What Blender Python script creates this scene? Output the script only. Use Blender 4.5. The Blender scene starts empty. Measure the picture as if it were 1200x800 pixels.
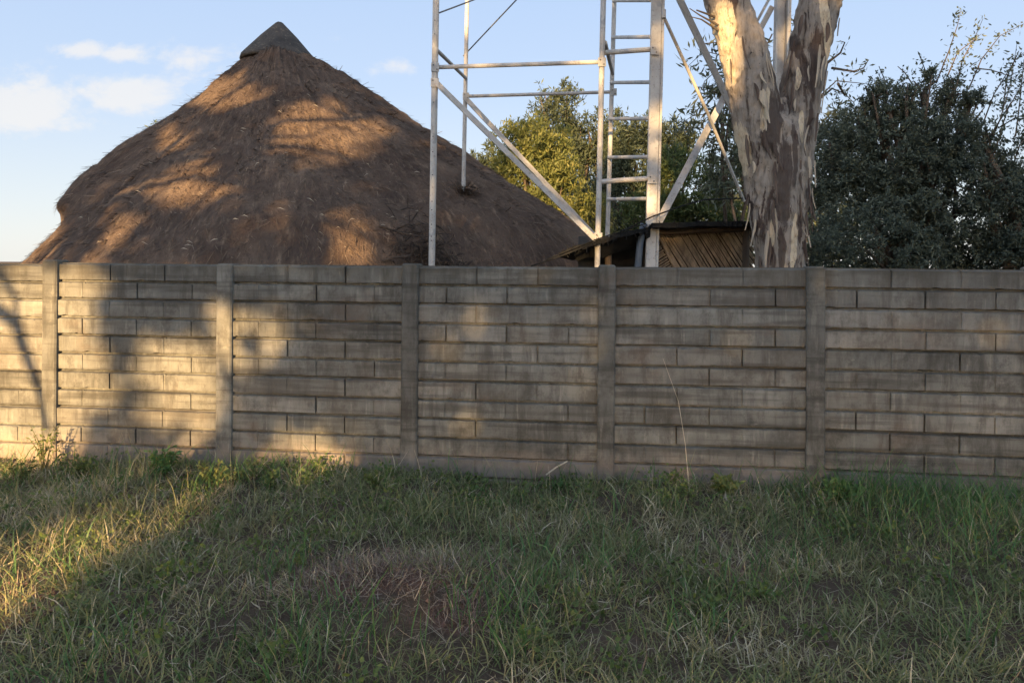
import bpy, math, random
import numpy as np
from mathutils import Vector, Matrix
C = bpy.context.scene.collection
R = math.radians
random.seed(7); rng = np.random.default_rng(7)

# ------------------------------------------------------------------ camera
EYE = 1.6; F = 867.0; CX, CY = 600.0, 310.0; ROLL = 0.0075
cam = bpy.data.objects.new('camera', bpy.data.cameras.new('camera')); C.objects.link(cam)
cam.matrix_world = Matrix.Translation((0, 0, EYE)) @ Matrix.Rotation(R(90), 4, 'X') @ Matrix.Rotation(ROLL, 4, 'Z')
cam.data.sensor_width = 36; cam.data.lens = 36*F/1200
cam.data.shift_y = -90/1200
cam.data.clip_start = 0.05; cam.data.clip_end = 3000
bpy.context.scene.camera = cam

# ------------------------------------------------------------------ sun, sky, exposure
SUN_EL, SUN_AZ = R(12), R(14)          # elevation; the light travels to +Y and this much to +X
S = Vector((math.sin(SUN_AZ)*math.cos(SUN_EL), math.cos(SUN_AZ)*math.cos(SUN_EL), -math.sin(SUN_EL)))
sun = bpy.data.objects.new('sun', bpy.data.lights.new('sun', 'SUN')); C.objects.link(sun)
sun.data.energy = 5.0; sun.data.angle = R(0.55); sun.data.color = (1.0, 0.66, 0.29)
sun.rotation_euler = S.to_track_quat('-Z', 'Y').to_euler()
sun.location = (-8, -30, 12)
W = bpy.data.worlds.new('World'); bpy.context.scene.world = W; W.use_nodes = True
WORLD_STRENGTH = 0.15
vs = bpy.context.scene.view_settings
vs.view_transform = 'Standard'; vs.look = 'None'; vs.gamma = 1; vs.use_curve_mapping = False
vs.exposure = 2.0


class NT:
    """small node-tree writer"""
    def __init__(s, tree): s.t = tree; s.t.nodes.clear()
    def n(s, typ, ins=None, **props):
        nd = s.t.nodes.new(typ)
        for k, v in props.items(): setattr(nd, k, v)
        for k, v in (ins or {}).items():
            sock = nd.inputs[k]
            if isinstance(v, bpy.types.NodeSocket): s.t.links.new(v, sock)
            else: sock.default_value = v
        return nd
    def math(s, op, a, b=0.0, c=0.0, clamp=False):
        nd = s.t.nodes.new('ShaderNodeMath'); nd.operation = op; nd.use_clamp = clamp
        for i, v in enumerate((a, b, c)):
            if isinstance(v, bpy.types.NodeSocket): s.t.links.new(v, nd.inputs[i])
            else: nd.inputs[i].default_value = v
        return nd.outputs[0]
    def ramp(s, fac, stops, interp='LINEAR'):
        nd = s.t.nodes.new('ShaderNodeValToRGB'); cr = nd.color_ramp; cr.interpolation = interp
        while len(cr.elements) < len(stops): cr.elements.new(0.5)
        for e, (p, c) in zip(cr.elements, stops):
            e.position = p; e.color = (*c, 1) if len(c) == 3 else c
        s.t.links.new(fac, nd.inputs[0]); return nd.outputs[0]
    def noise(s, vec, scale, detail=4, rough=0.55, dist=0.0):
        nd = s.n('ShaderNodeTexNoise', {'Vector': vec, 'Scale': scale, 'Detail': detail, 'Roughness': rough, 'Distortion': dist})
        return nd.outputs[0]
    def mapping(s, vec, scale=(1, 1, 1), loc=(0, 0, 0), rot=(0, 0, 0)):
        return s.n('ShaderNodeMapping', {'Vector': vec, 'Scale': scale, 'Location': loc, 'Rotation': rot}).outputs[0]
    def mix(s, fac, a, b, blend='MIX'):
        nd = s.t.nodes.new('ShaderNodeMix'); nd.data_type = 'RGBA'; nd.blend_type = blend
        for i, v in ((0, fac), (6, a), (7, b)):
            if isinstance(v, bpy.types.NodeSocket): s.t.links.new(v, nd.inputs[i])
            else: nd.inputs[i].default_value = (*v, 1) if isinstance(v, tuple) and len(v) == 3 else v
        return nd.outputs[2]
    def smooth(s, v, lo, hi):
        nd = s.n('ShaderNodeMapRange', {0: v, 1: lo, 2: hi, 3: 0.0, 4: 1.0}); nd.interpolation_type = 'SMOOTHSTEP'
        return nd.outputs[0]
    def gray(s, v): return s.ramp(v, [(0, (0, 0, 0)), (1, (1, 1, 1))])


# sky: Nishita plus a few small clouds low in the sky
t = NT(W.node_tree)
sky = t.n('ShaderNodeTexSky', sky_type='NISHITA', sun_disc=False, sun_elevation=SUN_EL,
          sun_rotation=math.atan2(-S.x, -S.y), altitude=1400, air_density=1.0, dust_density=2.0, ozone_density=1.5)
tc = t.n('ShaderNodeTexCoord')
sep = t.n('ShaderNodeSeparateXYZ', {0: tc.outputs['Generated']})
inv = t.math('DIVIDE', 1.0, t.math('MAXIMUM', sep.outputs[1], 0.05))
u = t.math('MULTIPLY', sep.outputs[0], inv); v = t.math('MULTIPLY', sep.outputs[2], inv)
uv = t.n('ShaderNodeCombineXYZ', {0: u, 1: v}).outputs[0]
n1 = t.noise(t.mapping(uv, (1, 1.7, 1)), 9, 6, 0.62, 0.5)
n2 = t.noise(t.mapping(uv, (1, 1.5, 1), (3, 7, 0)), 34, 5, 0.6, 0.3)
CL = [(95, 62, 34, 12, .85), (145, 68, 34, 13, .85), (232, 72, 52, 19, .75), (140, 112, 60, 21, .95), (30, 128, 70, 34, 1.1),
      (75, 150, 60, 18, .5), (215, 92, 40, 12, .45), (465, 80, 30, 12, .8), (-60, 110, 60, 30, .9), (395, 45, 40, 10, .2), (1330, 120, 80, 20, .6)]
acc = None
for (px, py, rx, ry, a) in CL:
    du = t.math('DIVIDE', t.math('SUBTRACT', u, (px-CX)/F), rx/F); dv = t.math('DIVIDE', t.math('SUBTRACT', v, (CY-py)/F), ry/F)
    r2 = t.math('ADD', t.math('MULTIPLY', du, du), t.math('MULTIPLY', dv, dv))
    g = t.math('MULTIPLY', t.math('EXPONENT', t.math('MULTIPLY', r2, -0.9)), a)
    acc = g if acc is None else t.math('MAXIMUM', acc, g)
cl = t.math('ADD', acc, t.math('MULTIPLY', t.math('SUBTRACT', n1, 0.5), 1.7))
cl = t.math('ADD', cl, t.math('MULTIPLY', t.math('SUBTRACT', n2, 0.5), 0.9))
cl = t.math('MULTIPLY', t.smooth(cl, 0.20, 0.85), t.smooth(acc, 0.02, 0.25))
SKY_TINT = (1.10, 1.0, .92)
tinted = t.mix(1.0, sky.outputs[0], SKY_TINT, 'MULTIPLY')
# away from the sun: soft blue, pale horizon, overhead brightened to lift the grass
pale = t.ramp(t.math('MAXIMUM', sep.outputs[2], 0.0), [(0.0, (.82, .83, .82)), (.10, (.70, .77, .85)), (.22, (.56, .69, .90)), (.36, (.49, .64, .90)), (.62, (.80, .88, 1.0)), (1.0, (.95, .98, 1.0))])
pale = t.n('ShaderNodeVectorMath', {0: pale, 'Scale': 1/(0.15*2**2.0)}, operation='SCALE').outputs[0]
tinted = t.mix(t.math('MULTIPLY', t.smooth(sep.outputs[1], -.3, .45), .95), tinted, pale)
CLOUD = (1.60, 1.55, 1.50)
col = t.mix(t.math('MULTIPLY', cl, 0.72), tinted, CLOUD)
bg = t.n('ShaderNodeBackground', {0: col, 1: WORLD_STRENGTH})
t.n('ShaderNodeOutputWorld', {0: bg.outputs[0]})


# ------------------------------------------------------------------ helpers
def ray(x, y):
    """direction (X/Y, Z/Y) of a photo pixel, camera roll taken out"""
    dx, dy = x-CX, CY-y
    return ((dx*math.cos(ROLL)-dy*math.sin(ROLL))/F, (dx*math.sin(ROLL)+dy*math.cos(ROLL))/F)

def at(x, y, Y):
    a, b = ray(x, y); return Vector((a*Y, Y, EYE+b*Y))

class MB:
    def __init__(s): s.v = []; s.f = []
    def face(s, pts):
        k = len(s.v); s.v += [tuple(p) for p in pts]; s.f.append(tuple(range(k, k+len(pts))))
    def tube(s, pts, rad, seg=8, cap=True, jit=0.0):
        pts = [Vector(p) for p in pts]
        if not isinstance(rad, (list, tuple)): rad = [rad]*len(pts)
        k0 = len(s.v); ref = None
        for i, p in enumerate(pts):
            d = (pts[min(i+1, len(pts)-1)]-pts[max(i-1, 0)]).normalized()
            if ref is None: ref = d.orthogonal().normalized()
            a = (ref-d*ref.dot(d)).normalized(); ref = a; b = d.cross(a)
            for j in range(seg):
                th = 2*math.pi*j/seg; r = rad[i]*(1+random.uniform(-jit, jit))
                s.v.append(tuple(p+a*(r*math.cos(th))+b*(r*math.sin(th))))
        for i in range(len(pts)-1):
            for j in range(seg):
                j2 = (j+1) % seg; q = k0+i*seg
                s.f.append((q+j, q+j2, q+seg+j2, q+seg+j))
        if cap:
            s.f.append(tuple(range(k0+seg-1, k0-1, -1))); e = k0+(len(pts)-1)*seg
            s.f.append(tuple(range(e, e+seg)))
        return s
    def box(s, c, half, M=None, ch=0.0):
        """box, optionally with chamfered vertical and horizontal edges"""
        hx, hy, hz = half; k = len(s.v); pts = []
        if ch <= 0:
            for x in (-hx, hx):
                for y in (-hy, hy):
                    for z in (-hz, hz): pts.append(Vector((x, y, z)))
            fs = [(0, 1, 3, 2), (4, 6, 7, 5), (0, 4, 5, 1), (2, 3, 7, 6), (0, 2, 6, 4), (1, 5, 7, 3)]
        else:
            rings = [(-hz, ch), (-hz+ch, 0), (hz-ch, 0), (hz, ch)]
            for z, i in rings:
                x, y = hx-i, hy-i
                pts += [Vector(p) for p in ((-x+ch, -y, z), (x-ch, -y, z), (x, -y+ch, z), (x, y-ch, z), (x-ch, y, z), (-x+ch, y, z), (-x, y-ch, z), (-x, -y+ch, z))]
            fs = []
            for r in range(3):
                for j in range(8): fs.append((r*8+j, r*8+(j+1) % 8, r*8+8+(j+1) % 8, r*8+8+j))
            fs += [tuple(range(7, -1, -1)), tuple(range(24, 32))]
        c = Vector(c)
        for p in pts:
            if M is not None: p = M @ p
            s.v.append(tuple(p+c))
        s.f += [tuple(k+i for i in f) for f in fs]
        return s
    def build(s, name, m, parent=None, smooth=False):
        me = bpy.data.meshes.new(name); me.from_pydata(s.v, [], s.f); me.update()
        if m: me.materials.append(m)
        if smooth: me.polygons.foreach_set('use_smooth', [True]*len(me.polygons))
        o = bpy.data.objects.new(name, me); C.objects.link(o)
        if parent: adopt(o, parent)
        return o

def adopt(o, parent):
    """parent a mesh built in world space to its thing"""
    o.parent = parent; off = Vector(parent.location)
    if parent.parent: off = off+Vector(parent.parent.location)
    o.data.transform(Matrix.Translation(-off)) if off.length else None

def quad_mesh(name, V, m, parent=None, tint=None, smooth=False):
    """V: (n, k, 3) ribbons of k/2 pairs, or (n,4,3) leaves"""
    n, k, _ = V.shape
    me = bpy.data.meshes.new(name); me.vertices.add(n*k); me.vertices.foreach_set('co', V.reshape(-1).astype(np.float32))
    if k == 4: fq = np.array([[0, 1, 2, 3]])
    else: fq = np.array([[2*i, 2*i+1, 2*i+3, 2*i+2] for i in range(k//2-1)])
    q = (np.arange(n)[:, None, None]*k+fq[None]).reshape(-1)
    nf = q.size//4
    me.loops.add(q.size); me.loops.foreach_set('vertex_index', q.astype(np.int32))
    me.polygons.add(nf); me.polygons.foreach_set('loop_start', np.arange(0, q.size, 4, dtype=np.int32))
    try: me.polygons.foreach_set('loop_total', np.full(nf, 4, dtype=np.int32))
    except Exception: pass
    if smooth: me.polygons.foreach_set('use_smooth', np.ones(nf, dtype=bool))
    if tint is not None:
        a = me.attributes.new('tint', 'FLOAT', 'POINT'); a.data.foreach_set('value', np.repeat(tint, k).astype(np.float32))
    me.update(calc_edges=True); me.validate()
    me.materials.append(m)
    o = bpy.data.objects.new(name, me); C.objects.link(o)
    if parent: adopt(o, parent)
    return o

def tag(o, label=None, cat=None, group=None, kind=None):
    if label: o['label'] = label
    if cat: o['category'] = cat
    if group: o['group'] = group
    if kind: o['kind'] = kind
    return o

def thing(name, loc, label, cat, group=None):
    o = bpy.data.objects.new(name, None); C.objects.link(o); o.location = loc; o.empty_display_size = 0.2
    return tag(o, label, cat, group)

def unit(v): return v/np.maximum(np.linalg.norm(v, axis=-1, keepdims=True), 1e-9)

# value noise on numpy arrays
_G = rng.random((64, 64, 64))
def vnoise(x, y, z=0.0):
    x, y, z = np.broadcast_arrays(np.asarray(x, float), np.asarray(y, float), np.asarray(z, float))
    xi, yi, zi = np.floor(x).astype(int), np.floor(y).astype(int), np.floor(z).astype(int)
    fx, fy, fz = x-xi, y-yi, z-zi
    fx, fy, fz = [f*f*(3-2*f) for f in (fx, fy, fz)]
    r = 0
    for a in (0, 1):
        for b in (0, 1):
            for c in (0, 1):
                r = r+_G[(xi+a) % 64, (yi+b) % 64, (zi+c) % 64]*(fx if a else 1-fx)*(fy if b else 1-fy)*(fz if c else 1-fz)
    return r
def sstep(v, a, b):
    q = np.clip((v-a)/(b-a), 0, 1); return q*q*(3-2*q)


# ------------------------------------------------------------------ materials
def new_mat(name):
    m = bpy.data.materials.new(name); m.use_nodes = True; t = NT(m.node_tree)
    return m, t
def finish(t, shader): t.n('ShaderNodeOutputMaterial', {0: shader})
def principled(t, col, rough=0.9, normal=None, spec=0.3, metal=0.0):
    ins = {'Base Color': col, 'Roughness': rough, 'Specular IOR Level': spec, 'Metallic': metal}
    if normal is not None: ins['Normal'] = normal
    return t.n('ShaderNodeBsdfPrincipled', ins).outputs[0]
def bump(t, h, strength=0.5, dist=0.01):
    return t.n('ShaderNodeBump', {'Height': h, 'Strength': strength, 'Distance': dist}).outputs[0]
def leafy(name, stops, trans=0.35, rough=0.55, spec=0.3):
    m, t = new_mat(name)
    at_ = t.n('ShaderNodeAttribute', attribute_name='tint')
    c = t.ramp(at_.outputs['Fac'], stops)
    p = principled(t, c, rough, None, spec)
    tr = t.n('ShaderNodeBsdfTranslucent', {0: c}).outputs[0]
    finish(t, t.n('ShaderNodeMixShader', {0: trans, 1: p, 2: tr}).outputs[0])
    return m

def concrete_mat():
    m, t = new_mat('weathered_concrete')
    g = t.n('ShaderNodeNewGeometry'); pos = g.outputs['Position']
    oi = t.n('ShaderNodeObjectInfo'); rnd = oi.outputs['Random']
    sp = t.n('ShaderNodeSeparateXYZ', {0: pos}); z = sp.outputs[2]
    off = t.n('ShaderNodeCombineXYZ', {0: t.math('MULTIPLY', rnd, 37.0), 1: t.math('MULTIPLY', rnd, 17.0), 2: t.math('MULTIPLY', rnd, 7.0)}).outputs[0]
    po = t.n('ShaderNodeVectorMath', {0: pos, 1: off}, operation='ADD').outputs[0]      # every cast piece its own stains
    big = t.noise(t.mapping(po, (1.6, 1.6, 2.4)), 1.0, 4, 0.55); mid = t.noise(t.mapping(po, (7, 7, 5.5)), 1.0, 7, 0.74); fine = t.noise(pos, 95, 4, 0.75); grit = t.noise(pos, 260, 2, 0.6)
    c = t.ramp(big, [(0.32, (.104, .100, .091)), (0.5, (.154, .148, .134)), (0.7, (.22, .21, .19))])
    # rain streaks, dark and pale
    st = t.noise(t.mapping(po, (11, 11, 1.7)), 1.0, 6, 0.68, .3)
    c = t.mix(t.math('MULTIPLY', t.smooth(st, 0.45, 0.70), 0.62), c, (.050, .045, .039))
    st2 = t.noise(t.mapping(po, (30, 30, 2.8), (5, 5, 2)), 1.0, 4, 0.6)
    c = t.mix(t.math('MULTIPLY', t.smooth(st2, 0.54, 0.74), 0.50), c, (.27, .25, .22))
    c = t.mix(t.math('MULTIPLY', t.smooth(mid, 0.45, 0.68), 0.70), c, (.064, .058, .050))
    rust = t.math('MULTIPLY', t.smooth(t.noise(t.mapping(pos, (1.5, 1.5, 2.2), (4.3, 1, 8)), 1.0, 5, .65), .55, .72), .45)
    c = t.mix(rust, c, (.125, .082, .058))
    band = t.noise(t.mapping(po, (.9, .9, 14)), 1.0, 4, .6)
    c = t.mix(t.math('MULTIPLY', t.smooth(band, .46, .68), .68), c, (.055, .050, .044))
    # browner and greyer casts, lighter and darker ones
    c = t.mix(t.math('MULTIPLY', t.smooth(t.math('FRACT', t.math('MULTIPLY', rnd, 7.3)), .55, 1.0), 0.22), c, (.145, .118, .095))
    rv = t.n('ShaderNodeMapRange', {0: rnd, 1: 0.0, 2: 1.0, 3: 0.80, 4: 1.2}).outputs[0]
    c = t.n('ShaderNodeVectorMath', {0: c, 'Scale': rv}, operation='SCALE').outputs[0]
    # splashed soil near the ground and pale lime blooms
    spl = t.math('MULTIPLY', t.smooth(t.math('ADD', z, t.math('MULTIPLY', t.math('SUBTRACT', mid, .5), .30)), 0.20, 0.0), 0.6)
    c = t.mix(spl, c, (.27, .205, .16))
    pale = t.math('MULTIPLY', t.smooth(t.noise(t.mapping(po, (5, 5, 9), (2, 0, 4)), 1.0, 6, 0.7), 0.62, 0.78), 0.5)
    c = t.mix(pale, c, (.29, .265, .23))
    c = t.mix(t.math('MULTIPLY', t.smooth(fine, 0.54, 0.78), 0.5), c, (.06, .05, .042))
    c = t.mix(t.math('MULTIPLY', t.smooth(grit, 0.6, 0.8), 0.35), c, (.30, .27, .23))
    top = t.math('MULTIPLY', t.smooth(t.math('ADD', z, t.math('MULTIPLY', st, .25)), 1.52, 1.74), 0.45)
    c = t.mix(top, c, (.075, .066, .052))
    h = t.math('ADD', t.math('MULTIPLY', mid, 0.6), t.math('ADD', t.math('MULTIPLY', fine, 0.4), t.math('MULTIPLY', grit, .15)))
    finish(t, principled(t, c, 0.95, bump(t, h, 0.6, 0.005), 0.12))
    return m

def thatch_mat():
    m, t = new_mat('old_thatch')
    uv_ = t.n('ShaderNodeUVMap', uv_map='slope').outputs[0]
    pos = t.n('ShaderNodeNewGeometry').outputs['Position']
    a = t.noise(t.mapping(uv_, (60, 5, 1)), 1.0, 5, 0.7)
    b = t.noise(pos, 1.3, 5, 0.62); f = t.noise(pos, 26, 4, 0.75); d = t.noise(t.mapping(uv_, (12, 1.2, 1)), 1.0, 4, 0.6)
    c = t.ramp(b, [(0.28, (.058, .040, .033)), (0.52, (.108, .076, .059)), (0.75, (.19, .134, .098))])
    c = t.mix(t.math('MULTIPLY', t.smooth(d, 0.45, 0.75), 0.5), c, (.082, .058, .047))
    c = t.mix(t.math('MULTIPLY', t.smooth(a, 0.5, 0.72), 0.55), c, (.27, .195, .135))
    c = t.mix(t.math('MULTIPLY', t.smooth(f, 0.52, 0.72), 0.55), c, (.05, .034, .028))
    h = t.math('ADD', t.math('MULTIPLY', a, 0.6), t.math('MULTIPLY', f, 0.8))
    finish(t, principled(t, c, 1.0, bump(t, h, 1.0, 0.05), 0.05))
    return m

def plain_noise_mat(name, c1, c2, c3=None, scale=6, rough=0.9, bs=0.4, bd=0.01, stretch=(1, 1, 1), spec=0.2, metal=0.0, lo=.35, hi=.68):
    m, t = new_mat(name)
    pos = t.n('ShaderNodeNewGeometry').outputs['Position']
    mp = t.mapping(pos, stretch)
    a = t.noise(mp, scale, 5, 0.62); b = t.noise(mp, scale*6, 4, 0.65)
    c = t.ramp(a, [(lo, c1), (hi, c2)])
    if c3: c = t.mix(t.smooth(b, 0.55, 0.68), c, c3)
    finish(t, principled(t, c, rough, bump(t, t.math('ADD', a, b), bs, bd), spec, metal))
    return m

def steel_mat():
    m, t = new_mat('worn_white_paint')
    pos = t.n('ShaderNodeNewGeometry').outputs['Position']
    a = t.noise(t.mapping(pos, (5, 5, 3)), 1.0, 5, 0.65); b = t.noise(pos, 22, 5, 0.7); d = t.noise(pos, 60, 3, 0.6)
    c = t.ramp(a, [(0.3, (.27, .25, .235)), (0.6, (.42, .39, .365))])
    c = t.mix(t.math('MULTIPLY', t.smooth(b, 0.56, 0.66), 0.75), c, (.20, .18, .17))
    c = t.mix(t.math('MULTIPLY', t.smooth(d, 0.62, 0.72), 0.8), c, (.16, .085, .05))
    c = t.mix(t.math('MULTIPLY', t.smooth(t.noise(pos, 6, 2), 0.6, 0.66), 0.7), c, (.22, .215, .21))
    finish(t, principled(t, c, 0.6, bump(t, b, 0.25, 0.003), 0.35))
    return m

def bark_mat(patches):
    m, t = new_mat('peeling_gum_bark')
    pos = t.n('ShaderNodeNewGeometry').outputs['Position']
    wob = t.n('ShaderNodeTexNoise', {'Vector': pos, 'Scale': 3.0, 'Detail': 3.0})
    wp = t.n('ShaderNodeVectorMath', {0: pos, 1: t.n('ShaderNodeVectorMath', {0: wob.outputs['Color'], 'Scale': 0.09}, operation='SCALE').outputs[0]}, operation='ADD').outputs[0]
    a = t.noise(t.mapping(wp, (8, 8, .95)), 1.0, 7, 0.66, 0.3)
    b = t.noise(t.mapping(wp, (22, 22, 2.6), (3, 1, 0)), 1.0, 5, 0.65)
    f = t.noise(t.mapping(pos, (60, 60, 14)), 1.0, 4, 0.7)
    c = t.ramp(a, [(0.30, (.060, .042, .035)), (0.40, (.075, .054, .045)), (0.45, (.185, .155, .130)), (0.54, (.255, .212, .175)), (0.62, (.26, .21, .17)), (0.68, (.36, .28, .20)), (0.76, (.46, .365, .255))])
    sp = t.n('ShaderNodeSeparateXYZ', {0: wp}); z = sp.outputs[2]; x = sp.outputs[0]
    for (cx, cz, rx, rz, tilt) in DARK_BARK:
        dx = t.math('DIVIDE', t.math('SUBTRACT', t.math('SUBTRACT', x, cx), t.math('MULTIPLY', t.math('SUBTRACT', z, cz), tilt)), rx)
        dz = t.math('DIVIDE', t.math('SUBTRACT', z, cz), rz)
        r2 = t.math('ADD', t.math('ADD', t.math('MULTIPLY', dx, dx), t.math('MULTIPLY', dz, dz)), t.math('MULTIPLY', t.math('SUBTRACT', b, .5), 3.0))
        c = t.mix(t.math('MULTIPLY', t.smooth(r2, 1.2, 0.8), .88), c, (.050, .035, .030))
    # rough dark bark low down and in the fork
    low = t.math('ADD', t.math('MULTIPLY', t.smooth(z, 3.4, 2.0), 0.10), -0.05)
    c = t.mix(t.smooth(t.math('ADD', b, low), 0.6, 0.64), c, (.062, .042, .036))
    # cream where the old bark has fallen; left limb's patches also paint in sunlight
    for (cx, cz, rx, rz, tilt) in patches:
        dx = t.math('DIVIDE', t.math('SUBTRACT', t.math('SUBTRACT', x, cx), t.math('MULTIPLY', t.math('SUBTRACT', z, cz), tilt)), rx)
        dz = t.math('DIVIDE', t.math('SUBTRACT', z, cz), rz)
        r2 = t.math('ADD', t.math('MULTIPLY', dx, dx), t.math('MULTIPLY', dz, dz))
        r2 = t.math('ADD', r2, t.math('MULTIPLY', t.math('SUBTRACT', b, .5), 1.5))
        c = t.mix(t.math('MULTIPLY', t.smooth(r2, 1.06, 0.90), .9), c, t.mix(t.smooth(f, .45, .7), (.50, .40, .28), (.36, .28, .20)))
    c = t.mix(t.math('MULTIPLY', t.smooth(f, 0.50, 0.74), 0.38), c, (.075, .056, .046))
    g2 = t.noise(t.mapping(wp, (40, 40, 3.2), (1, 6, 2)), 1.0, 5, 0.7)
    c = t.mix(t.math('MULTIPLY', t.smooth(g2, 0.52, 0.70), 0.5), c, (.125, .100, .083))
    c = t.mix(t.math('MULTIPLY', t.smooth(t.noise(pos, 30, 2, .5), 0.70, 0.74), 0.8), c, (.035, .026, .022))
    h = t.math('ADD', t.math('MULTIPLY', t.smooth(a, .39, .42), 0.8), t.math('ADD', t.math('MULTIPLY', b, 1.2), t.math('MULTIPLY', f, .5)))
    finish(t, principled(t, c, 0.9, bump(t, h, 0.7, 0.02), 0.2))
    return m

def ground_mat():
    m, t = new_mat('soil')
    pos = t.n('ShaderNodeNewGeometry').outputs['Position']
    a = t.noise(pos, 1.7, 5, 0.6); b = t.noise(pos, 40, 5, 0.75)
    c = t.ramp(a, [(0.35, (.085, .064, .047)), (0.7, (.125, .090, .066))])
    sp = t.n('ShaderNodeSeparateXYZ', {0: pos})
    for (cx, cy, rx, ry) in SOIL:
        dx = t.math('DIVIDE', t.math('SUBTRACT', sp.outputs[0], cx), rx); dy = t.math('DIVIDE', t.math('SUBTRACT', sp.outputs[1], cy), ry)
        r2 = t.math('ADD', t.math('ADD', t.math('MULTIPLY', dx, dx), t.math('MULTIPLY', dy, dy)), t.math('MULTIPLY', t.math('SUBTRACT', t.noise(pos, 7, 4), .5), 1.2))
        c = t.mix(t.smooth(r2, 1.2, 0.5), c, (.15, .090, .070))
    c = t.mix(t.math('MULTIPLY', t.smooth(b, .52, .7), .6), c, (.20, .16, .12))
    finish(t, principled(t, c, 1.0, bump(t, b, 0.9, 0.03), 0.05))
    return m

def gpt(x, y, z=-0.05):
    a, b = ray(x, y); Y = (z-EYE)/b; return (a*Y, Y)
SOIL = [(*gpt(450, 690), .58, .24), (*gpt(540, 730), .17, .15), (*gpt(20, 690), .35, .22), (*gpt(880, 665), .25, .12)]

M = {}
M['concrete'] = concrete_mat(); M['thatch'] = thatch_mat(); M['steel'] = steel_mat(); M['soil'] = ground_mat()
M['cap'] = plain_noise_mat('weathered_cement_cap', (.030, .028, .027), (.062, .054, .049), (.10, .084, .068), 3.5, 0.95, .6, .02)
M['plaster'] = plain_noise_mat('house_plaster', (.22, .17, .13), (.32, .26, .2))
M['dark_wood'] = plain_noise_mat('dark_wood', (.035, .026, .02), (.075, .055, .04), None, 9, .9, .5, .01, (1, 1, .2))
M['reed'] = plain_noise_mat('dry_reed', (.11, .080, .056), (.30, .225, .155), None, 17, .8, .4, .01, (1, 1, .3), .2, 0, .3, .7)
M['shade_net'] = plain_noise_mat('black_shade_net', (.005, .005, .0055), (.014, .0135, .013), None, 14, .9)
M['pipe'] = plain_noise_mat('blue_grey_pipe', (.06, .072, .09), (.10, .115, .14), None, 10, .5)
M['twig'] = plain_noise_mat('dry_twigs', (.022, .016, .013), (.085, .062, .048), None, 20, .9)
M['wire'] = plain_noise_mat('dark_wire', (.05, .05, .055), (.12, .12, .125), None, 20, .6)
M['tree_bark'] = plain_noise_mat('brown_bark', (.050, .037, .028), (.11, .085, .065), None, 7, .95, .7, .02, (1, 1, .25))
M['straw'] = leafy('straw', [(0, (.060, .042, .032)), (.6, (.125, .088, .064)), (1, (.26, .195, .14))], .1, .8, .1)
M['grass'] = leafy('green_grass', [(0, (.115, .148, .054)), (.3, (.178, .202, .082)), (.55, (.26, .25, .122)), (.75, (.28, .25, .125)), (.9, (.40, .33, .20)), (1, (.55, .47, .33))], .35, .55, .25)
M['dry'] = leafy('dry_grass', [(0, (.18, .125, .09)), (.5, (.34, .265, .19)), (1, (.55, .47, .35))], .25, .7, .15)
M['dead'] = leafy('dead_straw', [(0, (.10, .066, .054)), (.5, (.20, .148, .118)), (1, (.46, .38, .30))], .15, .8, .1)
M['lush'] = leafy('lush_grass', [(0, (.050, .110, .034)), (.5, (.080, .155, .048)), (1, (.14, .205, .075))], .35, .5, .3)
M['weed'] = leafy('weed_leaf', [(0, (.055, .085, .026)), (.6, (.11, .15, .042)), (1, (.20, .21, .07))], .35, .5, .3)
M['leaf_lit'] = leafy('yellow_green_leaf', [(0, (.075, .090, .024)), (.5, (.130, .140, .040)), (1, (.23, .205, .065))], .45, .6)
M['leaf_dark'] = leafy('dark_leaf', [(0, (.026, .034, .020)), (.6, (.048, .060, .032)), (1, (.085, .095, .05))], .25, .6)
M['leaf_acacia'] = leafy('acacia_leaf', [(0, (.042, .055, .043)), (.6, (.084, .100, .072)), (1, (.14, .155, .11))], .35, .6)
M['leaf_mid'] = leafy('mid_green_leaf', [(0, (.035, .055, .018)), (.6, (.075, .098, .030)), (1, (.15, .145, .05))], .4, .6)
M['leaf_gum'] = leafy('gum_leaf', [(0, (.050, .062, .040)), (.6, (.085, .095, .058)), (1, (.14, .14, .085))], .3, .5)

# ------------------------------------------------------------------ ground
mx, my = gpt(450, 694)
def gz(x, y):
    x = np.asarray(x, float); y = np.asarray(y, float)
    z = -0.06+0.10*(vnoise(x*1.1+9, y*1.1+3)-.5)+0.035*(vnoise(x*4+1, y*4)-.5)
    z = z+0.10*np.exp(-(((x-mx)/.58)**2+((y-my)/.30)**2))
    return z*np.exp(-((x/40)**2+(y/60)**2))

def build_ground():
    xs = np.unique(np.concatenate([np.linspace(-900, -12, 14), np.linspace(-12, 12, 161), np.linspace(12, 900, 14)]))
    ys = np.unique(np.concatenate([np.linspace(-300, -4, 12), np.linspace(-4, 9, 110), np.linspace(9, 1500, 22)]))
    X, Y = np.meshgrid(xs, ys); Z = gz(X, Y)
    mb = MB(); mb.v = [tuple(p) for p in np.stack([X, Y, Z], -1).reshape(-1, 3)]
    w = len(xs)
    mb.f = [(j*w+i, j*w+i+1, (j+1)*w+i+1, (j+1)*w+i) for j in range(len(ys)-1) for i in range(w-1)]
    tag(mb.build('ground', M['soil'], smooth=True), kind='structure')
build_ground()

# ------------------------------------------------------------------ the precast concrete wall
WD, WS = 5.78, math.atan2(.115, .993)
WDIR = Vector((math.cos(WS), -math.sin(WS), 0)); WN = Vector((-math.sin(WS), -math.cos(WS), 0))   # along, toward the viewer
TOP = 1.587; PITCH = 1.5405; T0 = -3.885
def wall_pt(tt, out=0.0, z=0.0): return Vector((0, WD, z))+WDIR*tt+WN*out
WM = Matrix((( WDIR.x, -WN.x, 0), (WDIR.y, -WN.y, 0), (0, 0, 1)))       # local x along, local y away from the viewer

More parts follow.
